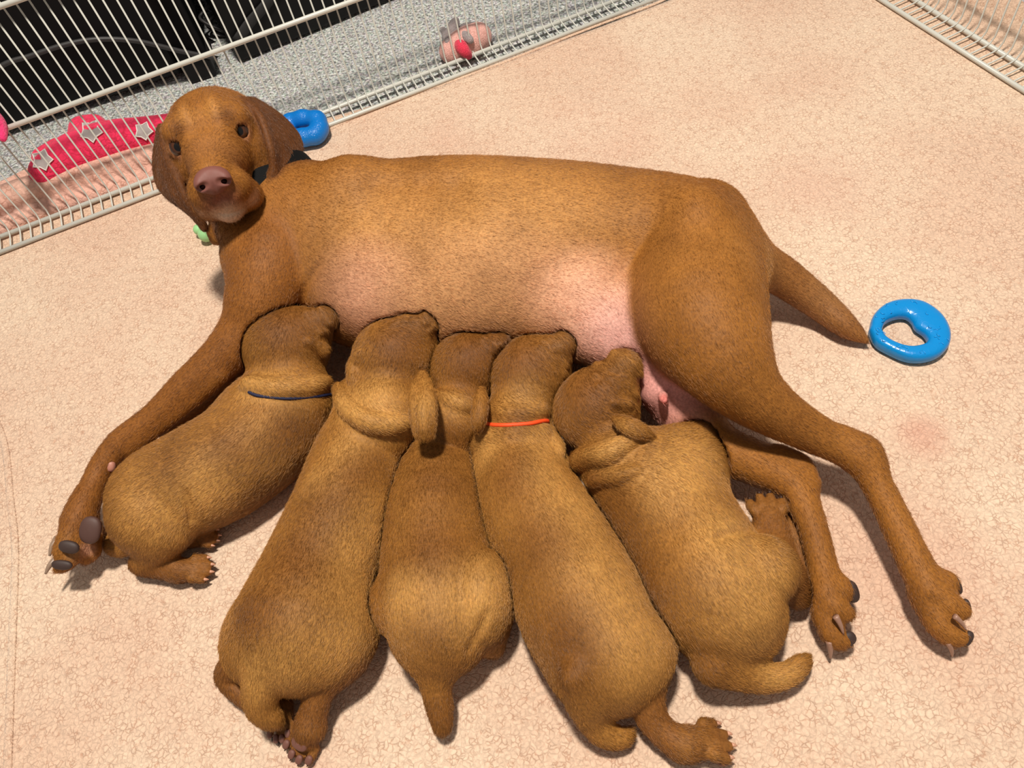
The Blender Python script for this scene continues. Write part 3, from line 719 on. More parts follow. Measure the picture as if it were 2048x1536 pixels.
    finish_dog(root, sk, .0020, srgb(152, 102, 44), [(sk.muzzle[:3], .024, srgb(112, 72, 40), .9)] + [(sk.surf(940, 715)[0], .055, srgb(122, 74, 27), .6)] + pup_tones(sk, [(950, 705, .03), (870, 960, .03), (880, 1090, .035), (905, 880, .02), (860, 1280, .03), (880, 1440, .025)], [(972, 1150, .03), (830, 1230, .035), (900, 1190, .03), (905, 800, .018), (800, 1180, .02), (960, 1230, .03)]), 100000, .0050, .00011, seed=13, over=[(sk, q, srgb(128, 80, 34)) for q in getattr(sk, 'legs', [])])

    # ---- 4: orange cord
    root = rooted('puppy', tuple(P(1140, 1150, 0))); tag(root, 'tan puppy wearing a bright orange cord collar, one hind leg stretched out', 'puppy', G)
    sk = Sculpt()
    sk.chain([pt(1040, 830, 66, .062), pt(1032, 900, 88), pt(1062, 1000, 104), pt(1118, 1110, 118), pt(1165, 1215, 130), pt(1210, 1300, 128)], .02)
    sk.ball(pt(1278, 1302, 70, .054), .012)
    c = pt(1060, 752, 80, .070); mz = pt(1124, 690, 27, .098)
    pup_head(sk, c, mz)
    sk.rolls([(986, 818, 12), (1012, 828, 17), (1050, 830, 18), (1086, 820, 12)], .6, .006)
    sk.rolls([(952, 888, 12), (975, 872, 20), (1030, 866, 22), (1085, 864, 17)], .55, .008)
    wrinkles(sk, [[(1086, 682), (1112, 700), (1132, 730)], [(1098, 676), (1124, 694), (1138, 718)], [(1078, 692), (1104, 716), (1128, 748)]])
    sk.rolls([(1104, 860, 10), (1112, 882, 15), (1120, 904, 10)], 1.0, .003)
    eyeslit(sk, 1112, 706, 1124, 718)
    sk.chain([pt(1150, 1350, 30, .085), pt(1168, 1400, 36, .058), pt(1186, 1440, 31, .036), pt(1212, 1468, 27, .024), pt(1245, 1475, 20, .018), pt(1262, 1462, 9, .015)], .008)
    leg(sk, [pt(1292, 1355, 44, .040), pt(1292, 1400, 37, .034), pt(1310, 1444, 31, .026), pt(1345, 1480, 28, .022), pt(1375, 1489, 28, .02)], .005)
    paw(root, sk, pt(1370, 1488, 1, .020), .014, P(1450, 1480, .012) - P(1370, 1488, .020), RW @ np.array([.05, -.75, -.5]), .036, k=.004, cmat=nail, pmat=pad, claw_len=.24)
    finish_dog(root, sk, .0020, PUP, [(sk.muzzle[:3], .024, srgb(112, 72, 40), .9)] + [(sk.surf(1040, 720)[0], .055, srgb(122, 74, 27), .6)] + pup_tones(sk, [(1035, 715, .03), (1020, 950, .03), (1080, 1090, .035), (1120, 1250, .035), (1040, 838, .014), (1150, 1350, .03)], [(1200, 1120, .04), (1270, 1270, .04), (1090, 880, .024), (965, 900, .02), (1150, 1010, .03), (1050, 790, .02), (1080, 940, .02)]), 120000, .0050, .00011, seed=14, over=[(sk, q, srgb(128, 80, 34)) for q in getattr(sk, 'legs', [])])
    band(root, sk, [(974, 848), (990, 850), (1020, 850), (1060, 847), (1085, 842), (1096, 842)], .0021, orange, 'bright orange cord collar')

    # ---- 5: by the mother's hind legs
    root = rooted('puppy', tuple(P(1390, 1120, 0))); tag(root, 'wrinkled puppy lying between the others and the mother\'s hind legs, paws raised beside its haunch', 'puppy', G)
    sk = Sculpt()
    sk.chain([pt(1245, 930, 86, .060), pt(1310, 985, 118), pt(1378, 1085, 122), pt(1428, 1185, 132), pt(1470, 1232, 100)], .02)
    sk.ball(pt(1385, 935, 66, .055), .02); sk.ball(pt(1526, 1140, 70, .068), .004); sk.rolls([(1435, 1075, 4), (1470, 1062, 6), (1500, 1058, 5)], .5, .006, op='-')
    c = pt(1192, 822, 85, .072); mz = pt(1246, 736, 38, .102)
    pup_head(sk, c, mz)
    sk.rolls([(1127, 912, 14), (1160, 920, 22), (1210, 908, 25), (1252, 888, 19), (1274, 878, 10)], 1.05, .002)
    sk.rolls([(1146, 950, 12), (1190, 958, 18), (1240, 952, 18), (1276, 940, 10)], .8, .003)
    wrinkles(sk, [[(1192, 728), (1230, 762), (1272, 790)], [(1204, 716), (1246, 748), (1280, 768)], [(1190, 748), (1226, 782), (1268, 816)], [(1226, 704), (1262, 722), (1280, 748)], [(1196, 772), (1232, 804), (1264, 828)]])
    sk.rolls([(1226, 806, 6), (1258, 808, 10), (1284, 820, 12), (1292, 832, 7)], 1.1, .003)
    sk.chain([pt(1230, 838, 9, .110), pt(1256, 852, 18, .116), pt(1282, 864, 17, .112), pt(1301, 870, 8, .106)], .002)
    eyeslit(sk, 1220, 744, 1238, 748)
    sk.chain([pt(1395, 915, 42, .055), pt(1410, 850, 34, .05), pt(1425, 800, 26, .045)], .014)
    sk.chain([pt(1300, 900, 30, .085), pt(1350, 875, 26, .08), pt(1390, 870, 24, .07)], .012)
    sk.chain([pt(1430, 1325, 46, .045), pt(1510, 1354, 31, .028), pt(1568, 1351, 25, .022), pt(1600, 1330, 20, .02), pt(1614, 1316, 10, .017)], .008)
    leg(sk, [pt(1555, 1130, 42, .052), pt(1550, 1080, 32, .045), pt(1540, 1055, 30, .04)], .012)
    paw(root, sk, pt(1542, 1062, 1, .040), .014, P(1532, 1005, .042) - P(1542, 1062, .040), RW @ np.array([-.1, -.2, -.9]), .034, k=.004, cmat=dnail, pmat=pad, claw_len=.24)
    leg(sk, [pt(1575, 1160, 40, .04), pt(1600, 1195, 22, .022), pt(1604, 1130, 18, .018), pt(1592, 1080, 18, .018)], .01)
    paw(root, sk, pt(1592, 1082, 1, .018), .009, P(1578, 1040, .02) - P(1592, 1082, .018), RW @ np.array([-.3, -.1, -.8]), .028, k=.004, cmat=nail, pmat=pad, claw_len=.24)
    finish_dog(root, sk, .0020, PUP, [(sk.muzzle[:3], .024, srgb(112, 72, 40), .9)] + [(sk.surf(1175, 785)[0], .055, srgb(122, 74, 27), .6)] + pup_tones(sk, [(1180, 780, .035), (1230, 1020, .03), (1290, 1150, .035), (1180, 955, .015), (1420, 1330, .02)], [(1400, 920, .03), (1490, 1110, .035), (1340, 960, .03), (1510, 1220, .035), (1210, 905, .02), (1230, 880, .015), (1450, 1050, .025), (1560, 1355, .02)]), 120000, .0050, .00011, seed=15, over=[(sk, q, srgb(128, 80, 34)) for q in getattr(sk, 'legs', [])])

# ------------------------------------------------------------------ floor: carpet and blanket
def carpet_mat():
    m, nt, b = new_mat('speckled_carpet')
    tc = N(nt, 'ShaderNodeTexCoord')
    n1 = N(nt, 'ShaderNodeTexNoise'); n1.inputs['Scale'].default_value = 210; n1.inputs['Detail'].default_value = 4; n1.inputs['Roughness'].default_value = .7
    n2 = N(nt, 'ShaderNodeTexVoronoi'); n2.inputs['Scale'].default_value = 260
    for n in (n1, n2): nt.links.new(tc.outputs['Object'], n.inputs['Vector'])
    r = ramp(nt, [(.33, srgb(84, 86, 80)), (.44, srgb(146, 150, 140)), (.54, srgb(190, 194, 182)), (.64, srgb(238, 242, 230))])
    nt.links.new(n1.outputs['Fac'], r.inputs[0])
    mx = N(nt, 'ShaderNodeMix', data_type='RGBA', blend_type='OVERLAY'); mx.inputs[0].default_value = .35
    nt.links.new(r.outputs[0], mx.inputs[6]); nt.links.new(n2.outputs['Color'], mx.inputs[7])
    hs = N(nt, 'ShaderNodeHueSaturation'); hs.inputs['Saturation'].default_value = .28; nt.links.new(mx.outputs[2], hs.inputs['Color'])
    nt.links.new(hs.outputs[0], b.inputs['Base Color']); b.inputs['Roughness'].default_value = .95; b.inputs['Specular IOR Level'].default_value = .1
    bp = N(nt, 'ShaderNodeBump'); bp.inputs['Strength'].default_value = .8; bp.inputs['Distance'].default_value = .004
    nt.links.new(n1.outputs['Fac'], bp.inputs['Height']); nt.links.new(bp.outputs[0], b.inputs['Normal'])
    return m
def fleece_mat(name, c0, c1, stain=True, scale=1.0):
    m, nt, b = new_mat(name)
    tc = N(nt, 'ShaderNodeTexCoord')
    dz = N(nt, 'ShaderNodeTexNoise'); dz.inputs['Scale'].default_value = 130 * scale; dz.inputs['Detail'].default_value = 2
    nt.links.new(tc.outputs['Object'], dz.inputs['Vector'])
    ad = N(nt, 'ShaderNodeVectorMath', operation='MULTIPLY_ADD'); ad.inputs[1].default_value = (.009 / scale,) * 3
    nt.links.new(dz.outputs['Color'], ad.inputs[0]); nt.links.new(tc.outputs['Object'], ad.inputs[2])
    vo = N(nt, 'ShaderNodeTexVoronoi', feature='DISTANCE_TO_EDGE'); vo.inputs['Scale'].default_value = 200 * scale
    nt.links.new(ad.outputs[0], vo.inputs['Vector'])
    nz = N(nt, 'ShaderNodeTexNoise'); nz.inputs['Scale'].default_value = 320 * scale; nz.inputs['Detail'].default_value = 3
    nt.links.new(tc.outputs['Object'], nz.inputs['Vector'])
    big = N(nt, 'ShaderNodeTexNoise'); big.inputs['Scale'].default_value = 5; big.inputs['Detail'].default_value = 3
    nt.links.new(tc.outputs['Object'], big.inputs['Vector'])
    r = ramp(nt, [(.38, c0), (.62, c1)]); nt.links.new(big.outputs['Fac'], r.inputs[0])
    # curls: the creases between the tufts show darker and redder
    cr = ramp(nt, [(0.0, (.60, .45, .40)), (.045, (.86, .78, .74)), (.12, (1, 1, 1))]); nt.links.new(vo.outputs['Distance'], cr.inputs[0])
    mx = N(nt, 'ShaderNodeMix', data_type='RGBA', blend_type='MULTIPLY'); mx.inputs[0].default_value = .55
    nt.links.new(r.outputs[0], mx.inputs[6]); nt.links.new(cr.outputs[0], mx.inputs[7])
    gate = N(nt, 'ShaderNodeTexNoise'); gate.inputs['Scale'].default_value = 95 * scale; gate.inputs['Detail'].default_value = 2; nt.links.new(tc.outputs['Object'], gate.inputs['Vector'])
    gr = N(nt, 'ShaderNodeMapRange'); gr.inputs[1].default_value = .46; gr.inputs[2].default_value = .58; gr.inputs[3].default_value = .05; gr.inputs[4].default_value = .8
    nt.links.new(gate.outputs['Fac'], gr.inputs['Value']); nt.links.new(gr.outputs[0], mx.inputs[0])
    mp = N(nt, 'ShaderNodeMapRange'); mp.inputs[1].default_value = .35; mp.inputs[2].default_value = .65; mp.inputs[3].default_value = .88; mp.inputs[4].default_value = 1.08
    nt.links.new(nz.outputs['Fac'], mp.inputs['Value'])
    m2 = N(nt, 'ShaderNodeMix', data_type='RGBA', blend_type='MULTIPLY'); m2.inputs[0].default_value = 1
    nt.links.new(mx.outputs[2], m2.inputs[6]); nt.links.new(mp.outputs[0], m2.inputs[7])
    last = m2.outputs[2]
    if stain:
        for (px, py, rad, st) in ((1870, 835, .035, .55), (1700, 300, .10, .22), (1250, 200, .12, .15), (1930, 1050, .12, .18), (660, 1530, .05, .4), (930, 240, .05, .15)):
            p = P(px, py, 0)
            sb = N(nt, 'ShaderNodeVectorMath', operation='DISTANCE'); sb.inputs[1].default_value = tuple(p)
            wob = N(nt, 'ShaderNodeVectorMath', operation='MULTIPLY_ADD'); wob.inputs[1].default_value = (rad * .9,) * 3
            nt.links.new(big.outputs['Color'], wob.inputs[0]); nt.links.new(tc.outputs['Object'], wob.inputs[2]); nt.links.new(wob.outputs[0], sb.inputs[0])
            mr = N(nt, 'ShaderNodeMapRange', interpolation_type='SMOOTHSTEP'); mr.inputs[1].default_value = rad * 1.2; mr.inputs[2].default_value = rad * .3; mr.inputs[3].default_value = 0; mr.inputs[4].default_value = st
            nt.links.new(sb.outputs['Value'], mr.inputs['Value'])
            ms = N(nt, 'ShaderNodeMix', data_type='RGBA'); nt.links.new(mr.outputs[0], ms.inputs[0])
            nt.links.new(last, ms.inputs[6]); ms.inputs[7].default_value = (*srgb(206, 142, 122), 1); last = ms.outputs[2]
    nt.links.new(last, b.inputs['Base Color'])
    b.inputs['Roughness'].default_value = .95; b.inputs['Specular IOR Level'].default_value = .1; b.inputs['Sheen Weight'].default_value = .25
    ht = N(nt, 'ShaderNodeMath', operation='MULTIPLY_ADD'); ht.inputs[1].default_value = .6
    sm = N(nt, 'ShaderNodeMath', operation='MINIMUM'); sm.inputs[1].default_value = .16; nt.links.new(vo.outputs['Distance'], sm.inputs[0])
    m3 = N(nt, 'ShaderNodeMath', operation='MULTIPLY'); m3.inputs[1].default_value = 4; nt.links.new(sm.outputs[0], m3.inputs[0])
    nt.links.new(nz.outputs['Fac'], ht.inputs[0]); nt.links.new(m3.outputs[0], ht.inputs[2])
    bp = N(nt, 'ShaderNodeBump'); bp.inputs['Strength'].default_value = .5; bp.inputs['Distance'].default_value = .0022
    nt.links.new(ht.outputs[0], bp.inputs['Height']); nt.links.new(bp.outputs[0], b.inputs['Normal'])
    return m

# fence frame: origin at the image-left end of the lip rod, u along it, w outwards
LA = P(0, 509); LU = unit(P(1316, 0) - LA); LW = np.array([-LU[1], LU[0], 0])
RA = P(1755, 0); RV = unit(P(2048, 187) - RA); RWn = np.array([-RV[1], RV[0], 0])

def build_floor():
    z = -.010
    me = mesh('floor', [(-4, -2.5, z), (4, -2.5, z), (4, 5, z), (-4, 5, z)], [(0, 1, 2, 3)], False)
    o = obj('floor', me, carpet_mat()); o['kind'] = 'structure'

CREASES = [(P(430, 1100), P(40, 700), .02), (P(1000, 150), P(1330, 260), .018), (P(1750, 240), P(2040, 420), .02), (P(1800, 900), P(2048, 860), .015),
           (P(1100, 1536), P(1500, 1530), .02), (P(60, 560), P(330, 700), .018), (P(1950, 1330), P(2048, 1180), .015), (P(1450, 80), P(1600, 330), .02)]
def blanket_z(X):
    X = np.asarray(X, float); z = (vn(X * np.array([1, 1, 0]) + np.array([3, 3, 3]), .11, 91) - .5) * .002 - .0012
    for a, b_, wd in CREASES:
        ab = (b_ - a)[:2]; q = np.clip((X[:, :2] - a[:2]) @ ab / (ab @ ab), 0, 1); d = np.linalg.norm(X[:, :2] - a[:2] - ab * q[:, None], axis=1)
        z = z + .0032 * np.exp(-(d / wd) ** 2) * np.sin(np.pi * (q * .9 + .05))
    # the edge outside the right-hand fence is bunched into a fold
    a, b_ = P(1915, -10), P(2060, 75); ab = (b_ - a)[:2]; u = ab / np.linalg.norm(ab)
    d = (X[:, :2] - a[:2]) @ np.array([-u[1], u[0]]); z = z + .020 * np.exp(-((d - .030) / .022) ** 2) * (d < .2)
    return z
def build_blanket():
    build_floor()
    root = empty('blanket', tuple(P(1100, 900)))
    tag(root, 'large pale peach fleece blanket spread over the pen floor under the dogs', 'blanket')
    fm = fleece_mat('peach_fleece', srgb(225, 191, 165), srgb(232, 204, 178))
    e0, e1 = P(1990, -8), P(2062, 52); eu = unit(e1 - e0)
    n, m_ = 190, 150; V, Fc = [], []
    for j in range(m_ + 1):
        for i in range(n + 1):
            t = 1 - j / m_
            s0 = -.55 + 2.2 * i / n
            lim = np.interp(s0, [-1.2, .40, .52, .70, 1.0, 1.3, 1.7], [.075, .070, .028, -.004, -.010, -.010, .03])
            p = LA + LU * s0 + LW * (lim - 1.25 * (1 - t))
            # right hand edge
            d = (p - e0) @ np.array([-eu[1], eu[0], 0])
            if d > 0: p = p - np.array([-eu[1], eu[0], 0]) * d * .985
            V.append(p)
    V = np.array(V); V[:, 2] = blanket_z(V)
    for j in range(m_):
        for i in range(n): Fc.append((j * (n + 1) + i, (j + 1) * (n + 1) + i, (j + 1) * (n + 1) + i + 1, j * (n + 1) + i + 1))
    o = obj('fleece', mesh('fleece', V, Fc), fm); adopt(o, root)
    so = o.modifiers.new('thickness', 'SOLIDIFY'); so.thickness = .006; so.offset = -1
    M_ST = plain('stitch_thread', srgb(240, 215, 190), .8)
    def lay(pts, lift):
        ps = spline([p[:2] for p in pts], 14); ps = np.column_stack([ps, np.zeros(len(ps))]); ps[:, 2] = blanket_z(ps) + lift; return ps
    def welt(pts, r):
        o = adopt(obj('hem', tube_mesh('hem', lay(pts, 0), r, 8, flat=(np.array([0, 0, 1.0]), .55)), fm), root)
    def stitch(pts, r):
        ps = lay(pts, .0006); V, Fc = [], []
        for i in range(0, len(ps) - 1, 2):
            me = tube_mesh('t', [ps[i], ps[i] * .35 + ps[i + 1] * .65], r, 5); k = len(V)
            V += [v.co[:] for v in me.vertices]; Fc += [[k + q for q in f.vertices] for f in me.polygons]; bpy.data.meshes.remove(me)
        adopt(obj('stitching', mesh('stitching', V, Fc), M_ST), root)
    welt([P(-40, 780), P(5, 880), P(20, 1000), P(29, 1100), P(24, 1250), P(18, 1400), P(12, 1560)], .0046)
    welt([P(640, 268), P(700, 238), P(800, 198), P(1000, 126), P(1200, 47), P(1310, 6), P(1360, -20)], .0035)
    stitch([P(640, 285), P(700, 254), P(800, 213), P(1000, 141), P(1200, 61), P(1330, 12), P(1400, -20)], .0006)
    return root

# ------------------------------------------------------------------ wire fences
def build_fence(name, label, A, U, W, s0, s1, pitch, ph, rods, top, tilt=0.0):
    M = bpy.data.materials.get('white_vinyl_wire')
    root = empty(name, tuple(A + U * (s0 + s1) / 2)); tag(root, label, 'fence', 'pen fences')
    off = .035
    T = unit(np.array([0, 0, 1.0]) + W * tilt)
    def rod(p, r): return adopt(obj('rod', tube_mesh('rod', [p + U * s0, p + U * s1], r, 10), M), root)
    rod(A + np.array([0, 0, .0034]), .0034)
    base = A + W * off + np.array([0, 0, .0044])
    for hgt in rods: rod(base + T * hgt, .0036)
    # one wire: lip and upright in a single bent rod
    pts = [np.array([0, 0, .005]), W * off * .78 + np.array([0, 0, .006]), W * off * .98 + np.array([0, 0, .008]), W * (off + .0045) + np.array([0, 0, .016]), W * (off + .0045) + T * top]
    me = tube_mesh('wire', pts, .00125, 7); me.materials.append(M)
    k = math.ceil((s0 - ph) / pitch)
    while ph + k * pitch < s1:
        o = bpy.data.objects.new('wire', me); COL.objects.link(o); o.parent = root
        o.location = Vector(A + U * (ph + k * pitch)) - Vector(root.location); k += 1
    return root

def build_fences():
    m = plain('white_vinyl_wire', srgb(206, 205, 196), .35, .5)
    build_fence('wire_fence', 'white wire shelf panel fence along the back of the pen behind the dog\'s head', LA, LU, LW, -.12, 1.27, .0156, .6594, [0, .149, .291], .31, tilt=-.01)
    build_fence('wire_fence', 'white wire fence panel at the top right corner of the pen', RA, RV, RWn, -.22, .42, .01556, .0928, [0, .149], .30, tilt=.0)

# ------------------------------------------------------------------ toys and things around the pen
def sdf_part(name, sk, vox, mat, root, floor=None, it=2):
    V, Q = sk.build(vox, floor=floor); V = relax(V, Q, it)
    return adopt(obj(name, np_mesh(name, V, Q), mat), root)
def rubber(name, col, bump=900, st=.3):
    m, nt, b = new_mat(name); b.inputs['Base Color'].default_value = (*col, 1); b.inputs['Roughness'].default_value = .28
    vo = N(nt, 'ShaderNodeTexVoronoi', feature='DISTANCE_TO_EDGE'); vo.inputs['Scale'].default_value = bump
    mr = N(nt, 'ShaderNodeMath', operation='MINIMUM'); mr.inputs[1].default_value = .12; nt.links.new(vo.outputs['Distance'], mr.inputs[0])
    tc = N(nt, 'ShaderNodeTexCoord'); nt.links.new(tc.outputs['Object'], vo.inputs['Vector'])
    bp = N(nt, 'ShaderNodeBump'); bp.inputs['Strength'].default_value = st; bp.inputs['Distance'].default_value = .002; bp.invert = True
    nt.links.new(mr.outputs[0], bp.inputs['Height']); nt.links.new(bp.outputs[0], b.inputs['Normal']); return m

def build_toys():
    # flat blue ring with a bean-shaped hole
    O = [(1736, 665), (1745, 635), (1770, 612), (1805, 603), (1845, 607), (1880, 630), (1898, 660), (1898, 690), (1880, 712), (1850, 723), (1815, 722), (1780, 708), (1750, 690)]
    I = [(1762, 665), (1770, 648), (1790, 638), (1810, 637), (1822, 646), (1829, 659), (1846, 671), (1853, 683), (1846, 692), (1820, 697), (1795, 692), (1772, 680)]
    zc = .0075
    def loop(pts, n, c):
        q = spline([P(x, y, zc)[:2] for x, y in pts + [pts[0]]], 16); a = np.unwrap(np.arctan2(q[:, 1] - c[1], q[:, 0] - c[0])); r = np.hypot(q[:, 0] - c[0], q[:, 1] - c[1])
        if a[-1] < a[0]: a, r = a[::-1], r[::-1]
        th = np.linspace(0, 2 * np.pi, n, endpoint=False); a0 = a % (2 * np.pi); o_ = np.argsort(a0)
        return np.interp(th, a0[o_], r[o_], period=2 * np.pi)
    c = P(1800, 668, zc); n = 96; ro, ri = loop(O, n, c), loop(I, n, c)
    root = empty('chew_ring', (c[0], c[1], 0)); tag(root, 'flat glossy blue chew ring with a bean-shaped hole, by the tip of the tail', 'dog toy', 'blue chew toys')
    V, Fc = [], []; m = 16
    for i in range(n):
        th = 2 * math.pi * i / n; d = np.array([math.cos(th), math.sin(th)])
        for k in range(m):
            a = 2 * math.pi * k / m; cs = math.copysign(abs(math.cos(a)) ** .75, math.cos(a)); sn = math.copysign(abs(math.sin(a)) ** .75, math.sin(a))
            r = (ro[i] + ri[i]) / 2 + (ro[i] - ri[i]) / 2 * cs
            V.append((c[0] + d[0] * r, c[1] + d[1] * r, .0085 + .0085 * sn))
    for i in range(n):
        for k in range(m): j = (i + 1) % n; Fc.append((i * m + k, j * m + k, j * m + (k + 1) % m, i * m + (k + 1) % m))
    blue = rubber('blue_rubber', srgb(0, 138, 214), 160, .35)
    adopt(obj('ring', mesh('ring', V, Fc), blue), root)
    sqm = plain('blue_rubber_relief', srgb(20, 150, 222), .3); rg = np.random.default_rng(4); k = 0
    while k < 34:                                                    # raised squiggles on the upper face
        i = rg.integers(n); f = rg.uniform(.25, .8); r = ri[i] + (ro[i] - ri[i]) * f; th = 2 * math.pi * i / n
        if ro[i] - ri[i] < .012: f = .5
        q = np.array([c[0] + math.cos(th) * r, c[1] + math.sin(th) * r]); a0 = rg.uniform(0, 6.28); w = .0022
        hz = .0085 + .0085 * (1 - abs((f - .5) * 2) ** 2.6) ** .45
        ps = [np.array([*(q + w * np.array([math.cos(a0 + t), math.sin(a0 + t)])), hz + .0003]) for t in np.linspace(0, 2.6, 7)]
        adopt(obj('raised_squiggle', tube_mesh('raised_squiggle', ps, .0004, 5), sqm), root); k += 1
    # chunky blue ring leaning on the fence lip, half hidden by the ear
    q = [(572, 268, .016), (580, 246, .018), (606, 238, .022), (634, 240, .022), (639, 258, .018), (630, 271, .016), (606, 275, .016), (586, 278, .015)]
    ps = [pt(x, y, 15.5, z) for x, y, z in q]
    root = empty('chew_ring', tuple(P(610, 262))); tag(root, 'chunky square blue chew ring against the fence, partly hidden by the dog\'s ear', 'dog toy', 'blue chew toys')
    sk = Sculpt(); sk.chain(ps + [ps[0]], .004)
    for i in range(len(ps)): sk.ball(np.array([*ps[i][:3], ps[i][3] * 1.12]), .008)
    sdf_part('ring', sk, .0014, rubber('blue_rubber_knobbly', srgb(0, 118, 205), 420, .5), root, floor=.001)
    # pale green bone under the chin
    root = empty('rubber_bone', tuple(P(412, 470))); tag(root, 'pale green rubber bone lying under the dog\'s chin', 'dog toy')
    sk = Sculpt(); sk.ball(pt(398, 459, 11.5, .011), .006); sk.ball(pt(412, 468, 16, .013), .004); sk.chain([pt(412, 466, 11, .012), pt(440, 455, 11, .012), pt(470, 440, 11, .012)], .006); sk.ball(pt(474, 432, 15, .013), .005); sk.ball(pt(480, 446, 15, .013), .005)
    sdf_part('bone', sk, .0012, rubber('mint_rubber', srgb(160, 215, 150), 300, .1), root, floor=.001)
    # plush lying on the carpet outside the fence
    root = empty('plush_toy', tuple(P(930, 95, -.01))); tag(root, 'small pink and grey plush toy with a red patch on the carpet behind the fence', 'plush toy')
    fl = lambda n_, c_: fleece_mat(n_, srgb(*c_), srgb(*[min(255, int(v * 1.06)) for v in c_]), False, 1.6)
    Z = -.01
    sk = Sculpt(); sk.chain([pt(903, 102, 25, Z + .017), pt(932, 87, 31, Z + .022), pt(957, 73, 27, Z + .021)], .02); sdf_part('body', sk, .002, fl('plush_pink', (232, 176, 166)), root, floor=-.009)
    gm = fl('plush_grey', (158, 146, 146))
    for ps in ([(895, 88, 9, .030), (901, 72, 11, .032), (908, 57, 11, .030), (912, 48, 7, .026)], [(886, 66, 6, .016), (894, 80, 10, .026), (898, 92, 9, .033)], [(916, 72, 9, .034), (928, 78, 11, .038), (940, 87, 8, .040)], [(925, 62, 7, .022), (940, 58, 7, .018), (956, 58, 5, .014)]):
        sk = Sculpt(); sk.chain([pt(x, y - 7, r, Z + z) for x, y, r, z in ps], .006); sdf_part('limb', sk, .0016, gm, root)
    sk = Sculpt(); sk.chain([pt(915, 86, 9, Z + .032), pt(923, 94, 13, Z + .031), pt(930, 103, 11, Z + .026), pt(937, 111, 8, Z + .017)], .006); sdf_part('heart_patch', sk, .0016, fl('plush_red', (226, 62, 88)), root)
    # bright pink scrap hanging over the fence rod at the picture edge
    root = empty('fleece_tie', tuple(P(0, 250, .14))); tag(root, 'bright pink fleece tie on the fence rod at the left picture edge', 'fabric')
    sk = Sculpt(); sk.chain([pt(-14, 228, 12, .165), pt(-6, 248, 17, .162), pt(2, 266, 12, .158), pt(6, 277, 7, .156)], .006); sk.chain([pt(-20, 245, 12, .165), pt(-14, 275, 12, .155)], .006)
    sdf_part('tie', sk, .0015, fl('fuchsia_fleece_tie', (240, 60, 120)), root)

def build_outside_blanket():
    root = empty('folded_blanket', tuple(P(150, 340, -.01))); tag(root, 'crumpled peach and hot pink fleece blanket with grey star patches behind the fence', 'blanket')
    Z = -.01
    peach = fleece_mat('peach_fleece_heap', srgb(226, 172, 156), srgb(236, 190, 170), False, .55); hot = fleece_mat('hot_pink_fleece', srgb(232, 44, 86), srgb(240, 58, 98), False, .55)
    sk = Sculpt()
    sk.chain([pt(-60, 440, 34, Z + .022), pt(30, 398, 34, Z + .025), pt(130, 366, 32, Z + .027), pt(230, 335, 30, Z + .027), pt(330, 312, 28, Z + .025)], .012)
    sk.chain([pt(-60, 490, 24, Z + .012), pt(60, 432, 18, Z + .012), pt(180, 392, 19, Z + .012), pt(300, 350, 19, Z + .012), pt(380, 325, 18, Z + .012)], .008)
    sk.chain([pt(-60, 415, 26, Z + .02), pt(10, 385, 22, Z + .016), pt(60, 350, 14, Z + .010)], .015)
    for x, y in ((40, 415), (120, 385), (200, 360), (270, 330)):
        sk.cone(pt(x - 25, y + 6, 5, Z + .05), pt(x + 30, y - 12, 5, Z + .05), .008, op='-')
    sdf_part('fleece', sk, .003, peach, root, floor=-.009)
    sk = Sculpt()
    sk.chain([pt(95, 345, 34, Z + .045), pt(150, 310, 42, Z + .050), pt(220, 285, 42, Z + .050), pt(300, 268, 34, Z + .045), pt(370, 255, 30, Z + .04)], .015)
    sk.chain([pt(170, 262, 30, Z + .055), pt(190, 255, 26, Z + .050)], .02); sk.chain([pt(90, 318, 24, Z + .045), pt(120, 300, 24, Z + .045)], .015)
    sk.chain([pt(110, 352, 4, Z + .088), pt(170, 322, 4, Z + .095), pt(230, 300, 4, Z + .095), pt(310, 285, 4, Z + .082)], .006, op='-')
    sdf_part('border', sk, .003, hot, root, floor=-.009)
    grey = plain('grey_felt', srgb(172, 162, 160), .9); wht = plain('white_edging', srgb(236, 228, 222), .8)
    for cx_, cy_, w, an in ((84, 320, 20, 15), (182, 262, 21, 25), (287, 262, 17, 20)):
        def star(sc):
            out = []
            for k in range(10):
                r = w * sc * (1.12 if k % 2 == 0 else .74); a = math.radians(an - 90 + k * 36); out.append((cx_ + r * math.cos(a), cy_ + r * math.sin(a)))
            return out
        ring = [sk.surf(x, y)[0] for x, y in star(1.0)]; ctr = sk.surf(cx_, cy_)[0]
        if ctr is None or any(r is None for r in ring): continue
        up = unit(CAMPOS - ctr) * .0022
        V = [ctr + up * 1.2] + [r + up for r in ring]; V += [ctr - up] + [r - up for r in ring]
        Fc = [(0, 1 + (k + 1) % 10, 1 + k) for k in range(10)] + [(11, 12 + k, 12 + (k + 1) % 10) for k in range(10)] + [(1 + k, 1 + (k + 1) % 10, 12 + (k + 1) % 10, 12 + k) for k in range(10)]
        o = adopt(obj('star_patch', mesh('star_patch', V, Fc, False), grey), root)
        e = obj('edging', tube_mesh('edging', [r + up for r in ring], .0011, 6, closed=True), wht); e.parent = o

